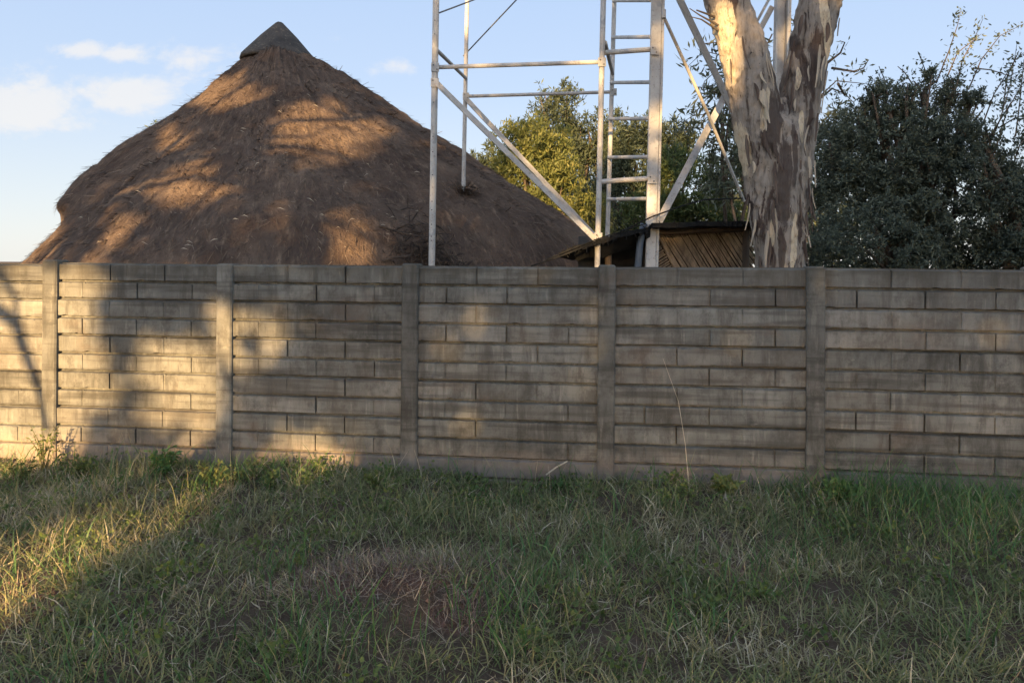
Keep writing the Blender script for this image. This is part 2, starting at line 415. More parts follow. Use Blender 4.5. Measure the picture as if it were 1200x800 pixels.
def slab_mesh(seed):
    r = random.Random(seed); mb = MB(); L = PITCH-0.10; h = 0.297
    mb.box((0, .032, 0), (L/2, .022, h/2))
    rows = [(0.0055, h/2-.0065, [-L/2, -L/6, L/6, L/2]), (-h/2+.0060, -0.0105, [-L/2, -L/3, 0, L/3, L/2])]
    j = lambda s=.0016: r.uniform(-s, s)
    for (z0, z1, xs) in rows:
        for i in range(len(xs)-1):
            ga, gb = r.uniform(.002, .0055), r.uniform(.002, .0055)
            x0 = xs[i]+(ga if i else .012); x1 = xs[i+1]-(gb if i < len(xs)-2 else .012)
            if i < len(xs)-2:   # mortar filling the upright joint to a varying depth
                dep = r.choice((.008, .014, .022, .028, .030)); mb.box((xs[i+1], .010-dep/2, (z0+z1)/2), (.010, dep/2, (z1-z0)/2-.004))
            d = -.024+r.uniform(-.003, .003); nx = 14; cb, ct, cs = .003, .009, .0035
            rowb, rowt = [], []; wob = r.uniform(0, 9)
            for k in range(nx+1):
                xx = x0+cs+(x1-x0-2*cs)*k/nx; chip = (r.random() < .09)*r.uniform(.002, .009); cb2 = (r.random() < .05)*r.uniform(.002, .007)
                rowb.append((xx, d+j(.001)+.0025, z0+cb+j(.0016)+cb2)); rowt.append((xx, d+j(.001)-.001, z1-ct+j(.0018)-chip))
            xb = [x0+(x1-x0)*k/nx for k in range(nx+1)]
            for k in range(nx):
                mb.face([rowb[k], rowb[k+1], rowt[k+1], rowt[k]])
                mb.face([(xb[k],   .010, z0), (xb[k+1],   .010, z0), rowb[k+1], rowb[k]])
                mb.face([rowt[k], rowt[k+1], (xb[k+1], .010, z1), (xb[k], .010, z1)])
            mb.face([(x0,   .010, z0), rowb[0], rowt[0], (x0, .010, z1)]); mb.face([(x1,   .010, z0), (x1, .010, z1), rowt[-1], rowb[-1]])
    me = bpy.data.meshes.new('wall_panel'); me.from_pydata(mb.v, [], mb.f); me.update(); me.materials.append(M['concrete'])
    return me

def build_wall():
    root = thing('precast_wall', (0, WD, 0), 'long weathered grey precast concrete wall of brick-patterned slabs between posts', 'wall')
    meshes = [slab_mesh(k) for k in range(14)]
    r = random.Random(3)
    for bay in range(-2, 7):
        tc_ = T0+PITCH*(bay+.5)
        sag, tip = r.uniform(-.008, .006), r.uniform(-.004, .004)
        for k in range(6):
            o = bpy.data.objects.new('wall_panel', r.choice(meshes)); C.objects.link(o); o.parent = root
            p = wall_pt(tc_, r.uniform(-.007, .007), TOP-.15-.3*k+sag)-Vector((0, WD, 0))
            o.matrix_local = Matrix.Translation(p) @ WM.to_4x4() @ Matrix.Rotation(tip+r.uniform(-.0015, .0015), 4, 'Y') @ Matrix.Rotation(r.uniform(-.003, .003), 4, 'X')
        if bay < 6:
            mb = MB(); lean = r.uniform(-.007, .007)
            mb.box((0, 0, 0), (.066, .082, 1.1), None, .012)
            o = mb.build('post', M['concrete']); o.parent = root
            p = wall_pt(T0+PITCH*(bay+1), -.028, TOP+.012+r.uniform(-.012, .016)-1.1)-Vector((0, WD, 0))
            o.matrix_local = Matrix.Translation(p) @ WM.to_4x4() @ Matrix.Rotation(lean, 4, 'Y')
build_wall()

# ------------------------------------------------------------------ thatched round house
HC = np.array([-3.96, 12.5]); ZA = 5.46
def ang(az, c): return (az-c+math.pi) % (2*math.pi)-math.pi
def roof_k(az):
    return np.interp(ang(az, 0), [-math.pi, -2.75, -2.41, -2.2, -2.0, -1.7, -1.26, -.75, -.3, .0, .8, 2.2, math.pi], [.80, .885, .91, .945, .955, .81, .69, .625, .640, .635, .62, .72, .80])
def roof_z(r, az):
    r0 = 4.75+1.1*np.exp(-(ang(az, 0.1)/.75)**2)
    z = ZA-roof_k(az)*r-0.9*np.maximum(0, r-r0)**2
    return z+.07*(vnoise(np.cos(az)*r*.8+20, np.sin(az)*r*.8+20)-.5)*np.minimum(r, 2)

def build_house():
    root = thing('thatched_house', (HC[0], HC[1], 0), 'round house under a tall brown conical thatched roof behind the wall', 'house')
    na, nr = 460, 170
    mb = MB()
    sg, ag = np.meshgrid(np.linspace(0, 1, nr+1), np.arange(na)*2*np.pi/na, indexing='ij')
    az0 = ang(ag, 0); RM = 5.6+1.0*(sstep(az0, -.95, -.3)-sstep(az0, .9, 1.6))
    r = .25+(RM-.25)*sg; z = roof_z(r, ag)
    nt = np.exp(-(np.abs(ang(ag, -2.8))/.62)**6)             # the stepped left side
    R1 = 3.17; q1 = sg/.55; q2 = np.clip((sg-.55)/.45, 0, 1)
    rU = .25+(R1-.25)*q1; zU = roof_z(rU, ag)-.16*np.clip((q1-.84)/.16, 0, 1)**2
    zl = roof_z(np.full_like(rU, R1), ag)-.16
    rL = R1-.05*np.sin(np.clip(q2/.3, 0, 1)*np.pi)+1.6*np.clip(q2-.23, 0, 1)**1.15+.03*np.sin(np.clip(q2/.08, 0, 1)*np.pi); zL = zl-1.7*q2
    up = sg < .55; rn = np.where(up, rU, rL); zn = np.where(up, zU, zL)
    r = r*(1-nt)+rn*nt; z = z*(1-nt)+zn*nt
    # hollows, shaggy courses and tufts
    cxn, cyn = np.cos(ag)*r, np.sin(ag)*r
    z = z+.10*(vnoise(cxn*1.6+30, cyn*1.6+30, 5)-.5)+.055*(vnoise(cxn*5+3, cyn*5+3, 2)-.5)+.05*(vnoise(ag*60, r*2.2, 7)-.5)+.03*(vnoise(cxn*13, cyn*13, 1)-.5)
    r = r+.03*(vnoise(ag*40, z*4, 3)-.5)
    V_ = np.stack([HC[0]+r*np.cos(ag), HC[1]+r*np.sin(ag), z], -1).reshape(-1, 3); RMAX = 5.6
    mb.v = [tuple(p) for p in V_]; uvs = [(a, b) for a, b in zip(ag.reshape(-1), r.reshape(-1))]
    for i in range(nr):
        for j in range(na): mb.f.append((i*na+j, (i+1)*na+j, (i+1)*na+(j+1) % na, i*na+(j+1) % na))
    # thick eave: an underside ring
    k = len(mb.v)
    for j in range(na):
        az = 2*math.pi*j/na; x, y, z = mb.v[nr*na+j]
        mb.v.append((x-.5*math.cos(az), y-.5*math.sin(az), z-.05)); uvs.append((az, RMAX+.3))
    for j in range(na): mb.f.append((nr*na+j, k+j, k+(j+1) % na, nr*na+(j+1) % na))
    roof = mb.build('thatch_roof', M['thatch'], root, smooth=True)
    uvl = roof.data.uv_layers.new(name='slope'); li = np.empty(len(roof.data.loops), dtype=np.int32); roof.data.loops.foreach_get('vertex_index', li)
    U = np.array(uvs)[li]; uvl.data.foreach_set('uv', U.reshape(-1).astype(np.float32))
    # cement cap
    mb = MB(); seg = 40; prof = [(0.02, 5.665), (.06, 5.645), (.30, 5.40), (.57, 5.095), (.625, 5.03), (.632, 4.99), (.60, 4.97), (.3, 5.0)]
    for (r, z) in prof:
        for j in range(seg):
            a = 2*math.pi*j/seg; w = 1+.03*(float(vnoise(j*.7, z*4, 1))-.5); mb.v.append((HC[0]+r*w*math.cos(a), HC[1]+r*w*math.sin(a), z+.02*(float(vnoise(j*.5, z*7, 4))-.5)))
    for i in range(len(prof)-1):
        for j in range(seg): mb.f.append((i*seg+j, (i+1)*seg+j, (i+1)*seg+(j+1) % seg, i*seg+(j+1) % seg))
    mb.f.append(tuple(range(seg)))
    tag(mb.build('ridge_cap', M['cap'], root, smooth=True), 'grey cement cone capping the peak of the thatch')
    # wall of the house under the eaves
    mb = MB(); mb.tube([(HC[0], HC[1], -.1), (HC[0], HC[1], 1.5)], 4.4, 48)
    mb.build('house_wall', M['plaster'], root)
    # loose straws over the thatch, pointing down the slope
    n = 30000
    vv = np.array(mb_roof_v(roof)); tri = None
    az = rng.uniform(0, 2*math.pi, n); si = np.sqrt(rng.uniform(.004, 1, n))
    i = np.clip((si*nr).astype(int), 0, nr-2); j = np.clip((az/(2*math.pi)*na).astype(int), 0, na-1)
    P = vv[i*na+j]; P2 = vv[(i+1)*na+j]; P3 = vv[i*na+(j+1) % na]
    f1, f2 = rng.random((n, 1)), rng.random((n, 1)); base = P+(P2-P)*f1+(P3-P)*f2
    dn = unit(P2-P); sd = unit(P3-P); nm = unit(np.cross(dn, sd)); nm *= np.sign(nm[:, 2:3])+(nm[:, 2:3] == 0)
    d = unit(dn+nm*rng.uniform(.05, .55, (n, 1))+sd*rng.normal(0, .4, (n, 1)))
    L = rng.uniform(.05, .17, (n, 1)); w = rng.uniform(.003, .007, (n, 1)); side = unit(np.cross(d, nm))
    V = np.stack([base-side*w, base+side*w, base+d*L+side*w*.4+nm*.0, base+d*L-side*w*.4], 1)
    o = quad_mesh('loose_straw', V, M['straw'], root, np.clip(rng.normal(.4, .2, n), 0, 1)); tag(o, kind='stuff')
    # ruffled thatch where the tower leg goes through
    q, _ = roof_hit(np.array([[543.5, 222]])); q = q[0]; n = 240
    th = rng.uniform(0, 2*math.pi, n); rr_ = rng.uniform(.0, .14, n); base = q+np.stack([rr_*np.cos(th), rr_*np.sin(th)-.02, -.09*np.sin(th)*0-rr_*.2+rng.uniform(-.08, .04, n)], 1)
    d = unit(np.stack([np.cos(th), np.sin(th)-.5, rng.normal(.2, .6, n)], 1)); sd = unit(np.cross(d, rng.normal(0, 1, (n, 3)))); L = rng.uniform(.06, .18, (n, 1)); w = rng.uniform(.004, .010, (n, 1))
    V = np.stack([base-sd*w, base+sd*w, base+d*L+sd*w*.4, base+d*L-sd*w*.4], 1)
    tag(quad_mesh('ruffled_straw', V, M['straw'], root, np.clip(rng.normal(.25, .25, n), 0, 1)), kind='stuff')
    # fallen gum leaves caught on the thatch
    n = 95; k = []
    for _ in range(n*4):
        x = random.gauss(330, 120); y = random.uniform(85, 300)
        if 90 < x < 620 and y > 75+abs(x-325)*.72+8: k.append((x, y))
    k = k[:90]; pts, ok = roof_hit(np.array(k)); pts = pts[ok]; n = len(pts)
    th = rng.uniform(0, math.pi, n); d = np.stack([np.cos(th), np.sin(th)*.5, -np.sin(th)*.6], 1); d = unit(d); nm = unit(np.array([[.1, -.7, .8]])+rng.normal(0, .2, (n, 3))); sd = np.cross(d, nm)
    L = rng.uniform(.02, .055, (n, 1)); w = L*.18; c = pts+np.array([0, -.05, .05])
    V = np.stack([c-d*L, c-d*L*.1+sd*w+nm*.02, c+d*L, c-d*L*.1-sd*w*.4+nm*.02], 1)
    tag(quad_mesh('fallen_leaves', V, M['dry'], root, rng.uniform(.6, 1, n)), 'small pale fallen leaves scattered on the thatch', kind='stuff')

def mb_roof_v(o):
    a = np.empty(len(o.data.vertices)*3, dtype=np.float32); o.data.vertices.foreach_get('co', a)
    return a.reshape(-1, 3)+np.array([HC[0], HC[1], 0])

def roof_hit(px):
    """photo pixels to points on the roof (the smooth cone)"""
    px = np.asarray(px, float); dx, dy = px[:, 0]-CX, CY-px[:, 1]
    a = (dx*math.cos(ROLL)-dy*math.sin(ROLL))/F; b = (dx*math.sin(ROLL)+dy*math.cos(ROLL))/F
    hit = np.full(len(px), np.nan)
    for Y in np.arange(6.4, 15, .03):
        x, z = a*Y, EYE+b*Y; r = np.hypot(x-HC[0], Y-HC[1]); az = np.arctan2(Y-HC[1], x-HC[0])
        inside = (z < roof_z(r, az)) & (r < np.where(np.abs(az) < .6, 6.5, 5.6)) & np.isnan(hit); hit[inside] = Y
    ok = ~np.isnan(hit); Y = np.where(ok, hit, 12)
    return np.stack([a*Y, Y, EYE+b*Y], 1), ok
build_house()

# ------------------------------------------------------------------ steel tower
def seg_box(mb, p0, p1, w, d):
    """rectangular bar from p0 to p1"""
    p0, p1 = Vector(p0), Vector(p1); z = (p1-p0).normalized(); x = Vector((1, 0, 0)); x = (x-z*x.dot(z))
    if x.length < .2: x = Vector((0, 1, 0)); x = x-z*x.dot(z)
    x.normalize(); y = z.cross(x); M3 = Matrix((x, y, z)).transposed()
    mb.box((p0+p1)/2, (w/2, d/2, (p1-p0).length/2), M3, min(w, d)*.12)

def angle_iron(mb, p0, p1, w, th, flip=1):
    """an L-section bar: two flanges"""
    p0, p1 = Vector(p0), Vector(p1); z = (p1-p0).normalized(); x = Vector((1, 0, 0)); x = (x-z*x.dot(z)).normalized(); y = z.cross(x)
    prof = [(0, 0), (w, 0), (w, th), (th, th), (th, w), (0, w)]; k = len(mb.v)
    for p in (p0, p1):
        for (a, b) in prof: mb.v.append(tuple(p+x*(a-w/2)*flip+y*b))
    for j in range(6): mb.f.append((k+j, k+(j+1) % 6, k+6+(j+1) % 6, k+6+j))
    mb.f.append(tuple(range(k+5, k-1, -1))); mb.f.append(tuple(range(k+6, k+12)))

D1, D4 = 7.45, 7.5
D2 = float(roof_hit(np.array([[543.0, 224.0]]))[0][0, 1])+.05
def line_at(x0, y0, x1, y1, Y, ya, yb):
    """points on a photo line (x0,y0)-(x1,y1) extended to rows ya, yb at depth Y"""
    f = lambda y: x0+(x1-x0)*(y-y0)/(y1-y0)
    return at(f(ya), ya, Y), at(f(yb), yb, Y)

def build_tower():
    root = thing('steel_tower', at(740, 310, D1)*1.0, 'tall white painted steel tower frame with ladder rungs rising above the wall', 'tower')
    root.location.z = 0
    def part(name, fn, label=None, m='steel'):
        mb = MB(); fn(mb); o = mb.build(name, M[m], root)
        if label: o['label'] = label
        return o
    up = -150
    leg = lambda x0, y0, x1, y1, Y, r: part('leg', lambda mb: mb.tube(line_at(x0, y0, x1, y1, Y, up, 498 if Y > 8 else 485), r, 12))
    p1 = leg(511, 0, 506, 308, D1, .033); leg(547.5, 0, 543, 222, D2, .026)
    leg(707, 0, 700, 310, D1, .028); leg(720, 0, 712, 272, D2, .028)
    # the thick channel legs
    def chan(mb):
        a, b = line_at(769.5, 0, 762, 310, D4, up, 490); seg_box(mb, a, b, .105, .06)
        o = Vector((.066, .02, 0)); seg_box(mb, a+o, b+o, .024, .1)
    part('leg', chan, 'broad flat sided leg carrying the ladder rungs')
    def chan2(mb):
        a, b = line_at(915, 0, 908, 310, D4+.9, up, 470); seg_box(mb, a, b, .10, .03)
        for s in (-.062, .062):
            o = Vector((s, -.035, 0)); seg_box(mb, a+o, b+o, .02, .09)
        o = Vector((.10, .02, 0)); seg_box(mb, a+o, b+o, .045, .05)
    part('leg', chan2, 'broad channel leg seen through the fork of the trunk')
    bar = lambda a, b, r, name='crossbar': part(name, lambda mb: mb.tube([a, b], r, 10))
    bar(at(513, 79, D1), at(703, 73, D1), .022); bar(at(548, 113, D2), at(717, 108, D2), .022)
    bar(at(511, 58, D1), at(546, 92, D2), .020); bar(at(709, 50, D1), at(718, 87, D2), .022)
    bar(at(709, 62, D1), at(765, 58, D4), .026); bar(at(704, 213, D1), at(763, 209, D4), .026)
    bar(at(511, -70, D1), at(709, -76, D1), .022)
    # ladder rungs
    for y in (-44, 1, 44, 97, 139.5, 184.5, 233.5):
        x = 720-8*y/272; bar(at(x-1, y, D2-.03), at(763+.0, y-.5, D4+.05), .021, 'rung')
    # long braces running down to the right
    part('diagonal_brace', lambda mb: angle_iron(mb, at(511, 97, D1), at(698, 281, D1+.03), .055, .016))
    part('diagonal_brace', lambda mb: angle_iron(mb, at(546, 116, D2), at(704, 284, D2), .060, .018))
    # braces on the right between the thick legs
    part('diagonal_brace', lambda mb: angle_iron(mb, at(782, -30, D4+.3), at(876, 165, D4+.9), .072, .02))
    part('diagonal_brace', lambda mb: seg_box(mb, at(852, 108, D4+.8), at(768, 268, D4+.02), .075, .03))
    part('tie_rod', lambda mb: mb.tube([at(776, 16, D4-.03), at(829, 132, D4+.4), at(872, 236, D4+.8)], .017, 8))
    part('bracket', lambda mb: mb.box(at(777.5, 17, D4-.03), (.02, .03, .045), None, .005))
    part('diagonal_brace', lambda mb: seg_box(mb, at(905, 8, D4+.95), at(880, 55, D4+1.0), .06, .03))
    part('diagonal_brace', lambda mb: seg_box(mb, at(903, -4, D4+1.2), at(876, 46, D4+1.2), .03, .03))
    # thin bracing rods at the top left
    part('tie_rod', lambda mb: mb.tube([at(513, 16, D1), at(590, -13, D2)], .008, 6), None, 'wire')
    part('tie_rod', lambda mb: mb.tube([at(543, 66, D2), at(660, -58, D2)], .009, 6), None, 'wire')
    # plates and bolt heads where members meet
    for (x, y, Y) in ((510, 79, D1-.036), (509.5, 97, D1-.036), (705.5, 73, D1-.034), (701, 278, D1-.034), (546, 113, D2-.03), (719, 108, D2-.03), (767, 59, D4-.055), (764, 210, D4-.055)):
        part('gusset_plate', lambda mb: mb.box(at(x, y, Y), (.040, .004, .045), None, .0015))
        for dx, dz in ((-.018, .022), (.018, -.022)):
            c_ = at(x, y, Y)+Vector((dx, -.004, dz)); part('bolt', lambda mb: mb.tube([c_, c_-Vector((0, .008, 0))], .0075, 6), None, 'wire')
    # bolt holes of the front left leg
    for y in (236, 246, 263, 277, 282, 160, 178, 205, 120, 24, 40):
        x = 511-5*y/308-1; p = at(x, y, D1-.033); part('bolt_hole', lambda mb: mb.tube([p, p+Vector((0, .008, 0))], .0065, 8), None, 'wire')
build_tower()

# ------------------------------------------------------------------ reed shelter
def build_shelter():
    DS = 7.35
    root = thing('reed_shelter', at(790, 310, DS), 'low shelter with black netted roof and slanting reed panel beside the gum trunk', 'shelter')
    root.location.z = 0
    back = 1.3
    # main roof: front eave on the right, slope falling to the left
    eave = [(655, 296), (668, 290), (690, 284), (712, 277), (738, 270), (757, 267), (764, 262), (800, 260), (840, 259), (878, 259), (900, 260)]
    mb = MB(); pts = []
    for i in range(len(eave)-1):
        (xa, ya), (xb, yb) = eave[i], eave[i+1]
        for q in range(4):
            f = q/4; pts.append(at(xa+(xb-xa)*f, ya+(yb-ya)*f+random.uniform(-.8, .8), DS))
    pts.append(at(900, 260, DS))
    n = len(pts)
    for p in pts: mb.v += [tuple(p), tuple(p+Vector((0, .0, -.045+random.uniform(-.012, .012)))), tuple(p+Vector((.25, back, -.02))), tuple(p+Vector((.25, back, -.07)))]
    for i in range(n-1):
        a, b = 4*i, 4*i+4
        mb.f += [(a, a+1, b+1, b), (a, b, b+2, a+2), (a+1, a+3, b+3, b+1), (a+2, b+2, b+3, a+3)]
    mb.f += [(0, 2, 3, 1), (4*n-4, 4*n-3, 4*n-1, 4*n-2)]
    # frayed edge of the netting
    for i in range(150):
        f = random.random()*(n-1); k = int(f); p = pts[k].lerp(pts[k+1], f-k)+Vector((0, -.005, 0))
        d = Vector((random.uniform(-.4, .4), random.uniform(-.3, .1), random.uniform(-1, .5))).normalized()*random.uniform(.02, .07)
        mb.tube([p-Vector((0, 0, .02)), p+d-Vector((0, 0, .02))], [.005, .003], 4)
    mb.build('shelter_roof', M['shade_net'], root)
    # sagging netting under the left slope
    mb = MB(); low = [(668, 293), (676, 306), (690, 301), (705, 303), (722, 296), (740, 292), (755, 288), (762, 300)]
    for i in range(len(low)-1):
        xa, ya = low[i]; xb, yb = low[i+1]
        ta = np.interp(xa, [e[0] for e in eave], [e[1] for e in eave]); tb = np.interp(xb, [e[0] for e in eave], [e[1] for e in eave])
        mb.face([at(xa, ta+2, DS+.05), at(xb, tb+2, DS+.05), at(xb, yb, DS+.25), at(xa, ya, DS+.25)])
    mb.build('hanging_net', M['shade_net'], root)
    mb = MB(); mb.box(at(728, 340, DS+1.2), (.50, .012, .62)); mb.build('back_sheet', plain_noise_mat('grey_board', (.035, .035, .037), (.07, .068, .066), None, 5), root)
    # posts and beam
    for (x, y0, Y) in ((713, 282, DS+.3), (757, 270, DS+.32), (874, 262, DS+.2)):
        mb = MB(); mb.tube([at(x, y0, Y), at(x, 480, Y)], [.035, .04], 8); mb.build('post', M['dark_wood'], root, True)
    mb = MB(); mb.tube([at(766, 272, DS+.2), at(880, 268, DS+.2)], .03, 8); mb.build('beam', M['dark_wood'], root, True)
    # reed panel with two directions of canes in a frame
    backm = plain_noise_mat('reed_backing', (.030, .020, .014), (.06, .04, .028), None, 20)
    pr = MB(); pr.box(at(822, 330, DS+.40), (.52, .012, .60)); pnl = pr.build('reed_panel', backm, root)
    mb = MB(); Y = DS+.34
    x = 690
    while x < 900:
        # canes leaning: top left to bottom right
        ytop, ybot = 266, 350; x0, x1 = x, x+(ybot-ytop)*.62+random.uniform(-3, 3)
        # stop at the seam from (768,272) to (797,330)
        ts = []
        for q in np.linspace(0, 1, 30):
            yy = ytop+(ybot-ytop)*q; xx = x0+(x1-x0)*q; seam = 768+(yy-270)*.52
            if seam+1 < xx < 884: ts.append(q)
        if len(ts) > 2:
            pa = at(x0+(x1-x0)*ts[0], ytop+(ybot-ytop)*ts[0], Y+random.uniform(-.01, .01)); pb = at(x0+(x1-x0)*ts[-1], ytop+(ybot-ytop)*ts[-1], Y+random.uniform(-.01, .01))
            mb.tube([pa, (pa+pb)/2+Vector((random.uniform(-.006, .006), 0, 0)), pb], [random.uniform(.007, .013)]*3, 6)
        x += random.uniform(2.1, 3.9)
    y = 262
    while y < 352:
        xa, ya = 764, y+18; xb = 830; yb = y+18-(xb-xa)*.62
        ts = [q for q in np.linspace(0, 1, 30) if xa+(xb-xa)*q < 768+(ya+(yb-ya)*q-270)*.52-1 and ya+(yb-ya)*q > 266]
        if len(ts) > 1:
            f = lambda q: at(xa+(xb-xa)*q, ya+(yb-ya)*q, Y+random.uniform(-.01, .01))
            mb.tube([f(ts[0]), f(ts[-1])], random.uniform(.007, .012), 6)
        y += random.uniform(2.6, 4.2)
    mb.build('canes', M['reed'], pnl)
    mb = MB(); mb.tube([at(767, 268, Y-.02), at(800, 332, Y-.02)], .014, 8); mb.build('seam_batten', M['reed'], pnl)
    # wire strung along the roof edge
    mb = MB(); mb.tube([at(622, 312, DS-.1), at(660, 299, DS-.05), at(712, 279, DS+.05), at(764, 254, DS+.02), at(800, 241, DS+.3), at(826, 234, DS+.6), at(880, 232, DS+1)], .008, 6)
    mb.tube([at(640, 304, DS-.05), at(700, 280, DS), at(757, 262, DS)], .006, 6)
    mb.build('wire', M['shade_net'], root)
    pm = MB(); pm.tube([at(754.5, 262, DS+.12), at(750, 285, DS+.12), at(746, 330, DS+.12), at(743, 470, DS+.12)], .034, 14)
    o = pm.build('pipe', M['pipe'], None, True); tag(o, 'blue grey plastic pipe standing upright under the black netted roof', 'pipe')
build_shelter()

# ------------------------------------------------------------------ forked gum tree
TD = 7.0
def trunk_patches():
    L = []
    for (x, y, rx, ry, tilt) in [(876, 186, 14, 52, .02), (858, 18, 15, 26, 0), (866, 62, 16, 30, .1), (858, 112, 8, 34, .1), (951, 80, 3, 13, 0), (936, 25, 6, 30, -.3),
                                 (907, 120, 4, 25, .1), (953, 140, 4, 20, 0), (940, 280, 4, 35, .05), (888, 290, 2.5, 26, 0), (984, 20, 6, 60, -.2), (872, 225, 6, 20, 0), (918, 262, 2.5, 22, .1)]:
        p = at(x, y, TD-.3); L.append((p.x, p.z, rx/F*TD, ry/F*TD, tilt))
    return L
DARK_BARK = []
for (x_, y_, rx_, ry_, tl_) in [(860, 205, 8, 60, -.12), (848, 120, 6, 50, -.12), (832, 40, 7, 60, -.2), (916, 135, 11, 34, 0), (928, 205, 8, 55, 0), (892, 262, 5, 36, .1), (941, 170, 4, 40, 0), (926, 285, 4, 26, 0), (958, 60, 4, 50, -.25), (870, 150, 3, 24, .15)]:
    p_ = at(x_, y_, TD-.3); DARK_BARK.append((p_.x, p_.z, rx_/F*TD, ry_/F*TD, tl_))
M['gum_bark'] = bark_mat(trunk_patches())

def leaf_cloud(pts, L, W_, up=0.0, droop=0.0, spread=1.0):
    """diamond leaves at pts; returns (n,4,3)"""
    n = len(pts); d = rng.normal(0, spread, (n, 3)); d[:, 2] += up-droop; d = unit(d)
    nm = rng.normal(0, 1, (n, 3)); sd = unit(np.cross(d, nm)); nn = np.cross(sd, d)
    l = L*rng.uniform(.6, 1.4, (n, 1)); w = W_*rng.uniform(.7, 1.3, (n, 1))
    return np.stack([pts, pts+d*l*.45+sd*w/2+nn*l*.06, pts+d*l, pts+d*l*.45-sd*w/2-nn*l*.03], 1)

def build_gum():
    base = at(914, 312, TD); base.z = -.1
    root = thing('gum_tree', (base.x, base.y, 0), 'forked gum tree with peeling cream and brown bark behind the wall', 'tree')
    S_ = F/TD
    # stacked cross sections of each stem: (y, xleft, xright)
    left = [(520, 876, 934), (330, 883, 930), (300, 881, 930), (250, 873, 926), (200, 866, 922), (150, 858, 919), (105, 850, 913), (60, 841, 902), (20, 829, 886), (-20, 816, 874), (-90, 795, 846), (-180, 770, 812), (-300, 742, 776)]
    right = [(520, 896, 952), (330, 900, 946), (300, 899, 948), (250, 902, 951), (200, 906, 955), (150, 908, 960), (105, 912, 966), (60, 922, 974), (20, 930, 984), (-20, 938, 996), (-90, 956, 1010), (-180, 975, 1022), (-300, 1000, 1035)]
    mb = MB()
    for k, st in enumerate((left, right)):
        pts = [at((a+b)/2+random.uniform(-1, 1), y, TD+(.05 if k else 0)) for (y, a, b) in st]; rad = [(b-a)/2/S_*(.88-.09*min(1, max(0, (y-150)/110))) for (y, a, b) in st]
        # finer spacing
        P, Rr = [], []
        for i in range(len(pts)-1):
            for q in range(4): P.append(pts[i].lerp(pts[i+1], q/4)); Rr.append(rad[i]+(rad[i+1]-rad[i])*q/4)
        P.append(pts[-1]); Rr.append(rad[-1]); mb.tube(P, Rr, 24, True, .03)
    # infill under the fork
    mb.tube([at(916, 520, TD+.02), at(914, 300, TD+.02), at(913, 200, TD+.02), at(913, 150, TD+.02), at(914, 118, TD+.03)], [.24, .225, .245, .23, .09], 20, True, .03)
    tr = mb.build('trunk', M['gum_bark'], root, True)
    md = tr.modifiers.new('merge', 'REMESH'); md.mode = 'VOXEL'; md.voxel_size = .016; md.use_smooth_shade = True
    md = tr.modifiers.new('soften', 'SMOOTH'); md.factor = .5; md.iterations = 6
    tx_ = bpy.data.textures.new('bark_relief', 'CLOUDS'); tx_.noise_scale = .09; tx_.noise_depth = 4
    md = tr.modifiers.new('relief', 'DISPLACE'); md.texture = tx_; md.texture_coords = 'LOCAL'; md.strength = .045; md.mid_level = .5
    # peeling strips standing off the trunk
    sm = plain_noise_mat('brown_bark_strip', (.05, .034, .028), (.13, .095, .075), None, 12, .95, .6, .01, (1, 1, .2)); sp_ = plain_noise_mat('pale_bark_strip', (.25, .20, .155), (.42, .34, .25), None, 12, .9, .4, .01, (1, 1, .2))
    for i in range(98):
        y = random.choice([random.uniform(180, 330), random.uniform(20, 300)]); k = random.random() < .5
        st = left if k else right
        xa = np.interp(y, [s[0] for s in st][::-1], [s[1] for s in st][::-1]); xb = np.interp(y, [s[0] for s in st][::-1], [s[2] for s in st][::-1])
        c = at((xa+xb)/2, y, TD); rad = (xb-xa)/2/S_*(.89-.09*min(1, max(0, (y-150)/110)))-.006
        th = random.uniform(-2.9, -.25); n = Vector((math.cos(th), math.sin(th), 0)); tn = Vector((-math.sin(th), math.cos(th), 0))
        L = random.uniform(.10, .42); w = random.uniform(.008, .030); p = c+n*(rad+.012)
        ax = (at((xa+xb)/2-8*(1 if k else -.8), y-40, TD)-c).normalized() if y < 180 else Vector((0, 0, 1))
        curl = random.uniform(.005, .04); pale = random.random() < .22; tgt = MB()
        prev = None; kk = 5
        for q in range(kk+1):
            f = q/kk; cc = p-ax*(L*f)+n*(curl*f*f)+tn*(.01*math.sin(f*4+i)); ww = w*(1-.75*f*f)*(.4+.6*min(1, f*4))
            row = (cc-tn*ww+n*.004, cc+n*.012, cc+tn*ww+n*.002)
            if prev:
                tgt.face([prev[0], prev[1], row[1], row[0]]); tgt.face([prev[1], prev[2], row[2], row[1]])
            prev = row
        tgt.build('bark_strip', sp_ if pale else sm, root, True)
    # little dead twigs on the left stem, upper limbs and crown above the picture
    mb = MB()
    for (pts) in ([(842, 30), (820, 18), (808, 10)], [(842, 36), (822, 23), (810, 20)], [(838, 20), (816, 12)]):
        mb = MB(); mb.tube([at(x, y, TD-.1) for x, y in pts], [.012, .007, .004][:len(pts)], 5); mb.build('twig', M['tree_bark'], root)
    for (a, b) in (((760, -270), (640, -520)), ((752, -290), (800, -560)), ((1018, -260), (1130, -520)), ((1008, -280), (960, -560)), ((990, -170), (1090, -330)), ((785, -150), (700, -270))):
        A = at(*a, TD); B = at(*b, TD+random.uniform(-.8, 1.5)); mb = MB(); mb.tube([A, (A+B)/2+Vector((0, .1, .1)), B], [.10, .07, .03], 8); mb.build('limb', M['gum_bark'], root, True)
    cents = [at(640, -540, TD+.5), at(800, -580, TD+.8), at(1130, -540, TD+.6), at(960, -600, TD+1), at(880, -680, TD+.7), at(700, -640, TD+.9), at(1060, -660, TD+1)]
    P = []
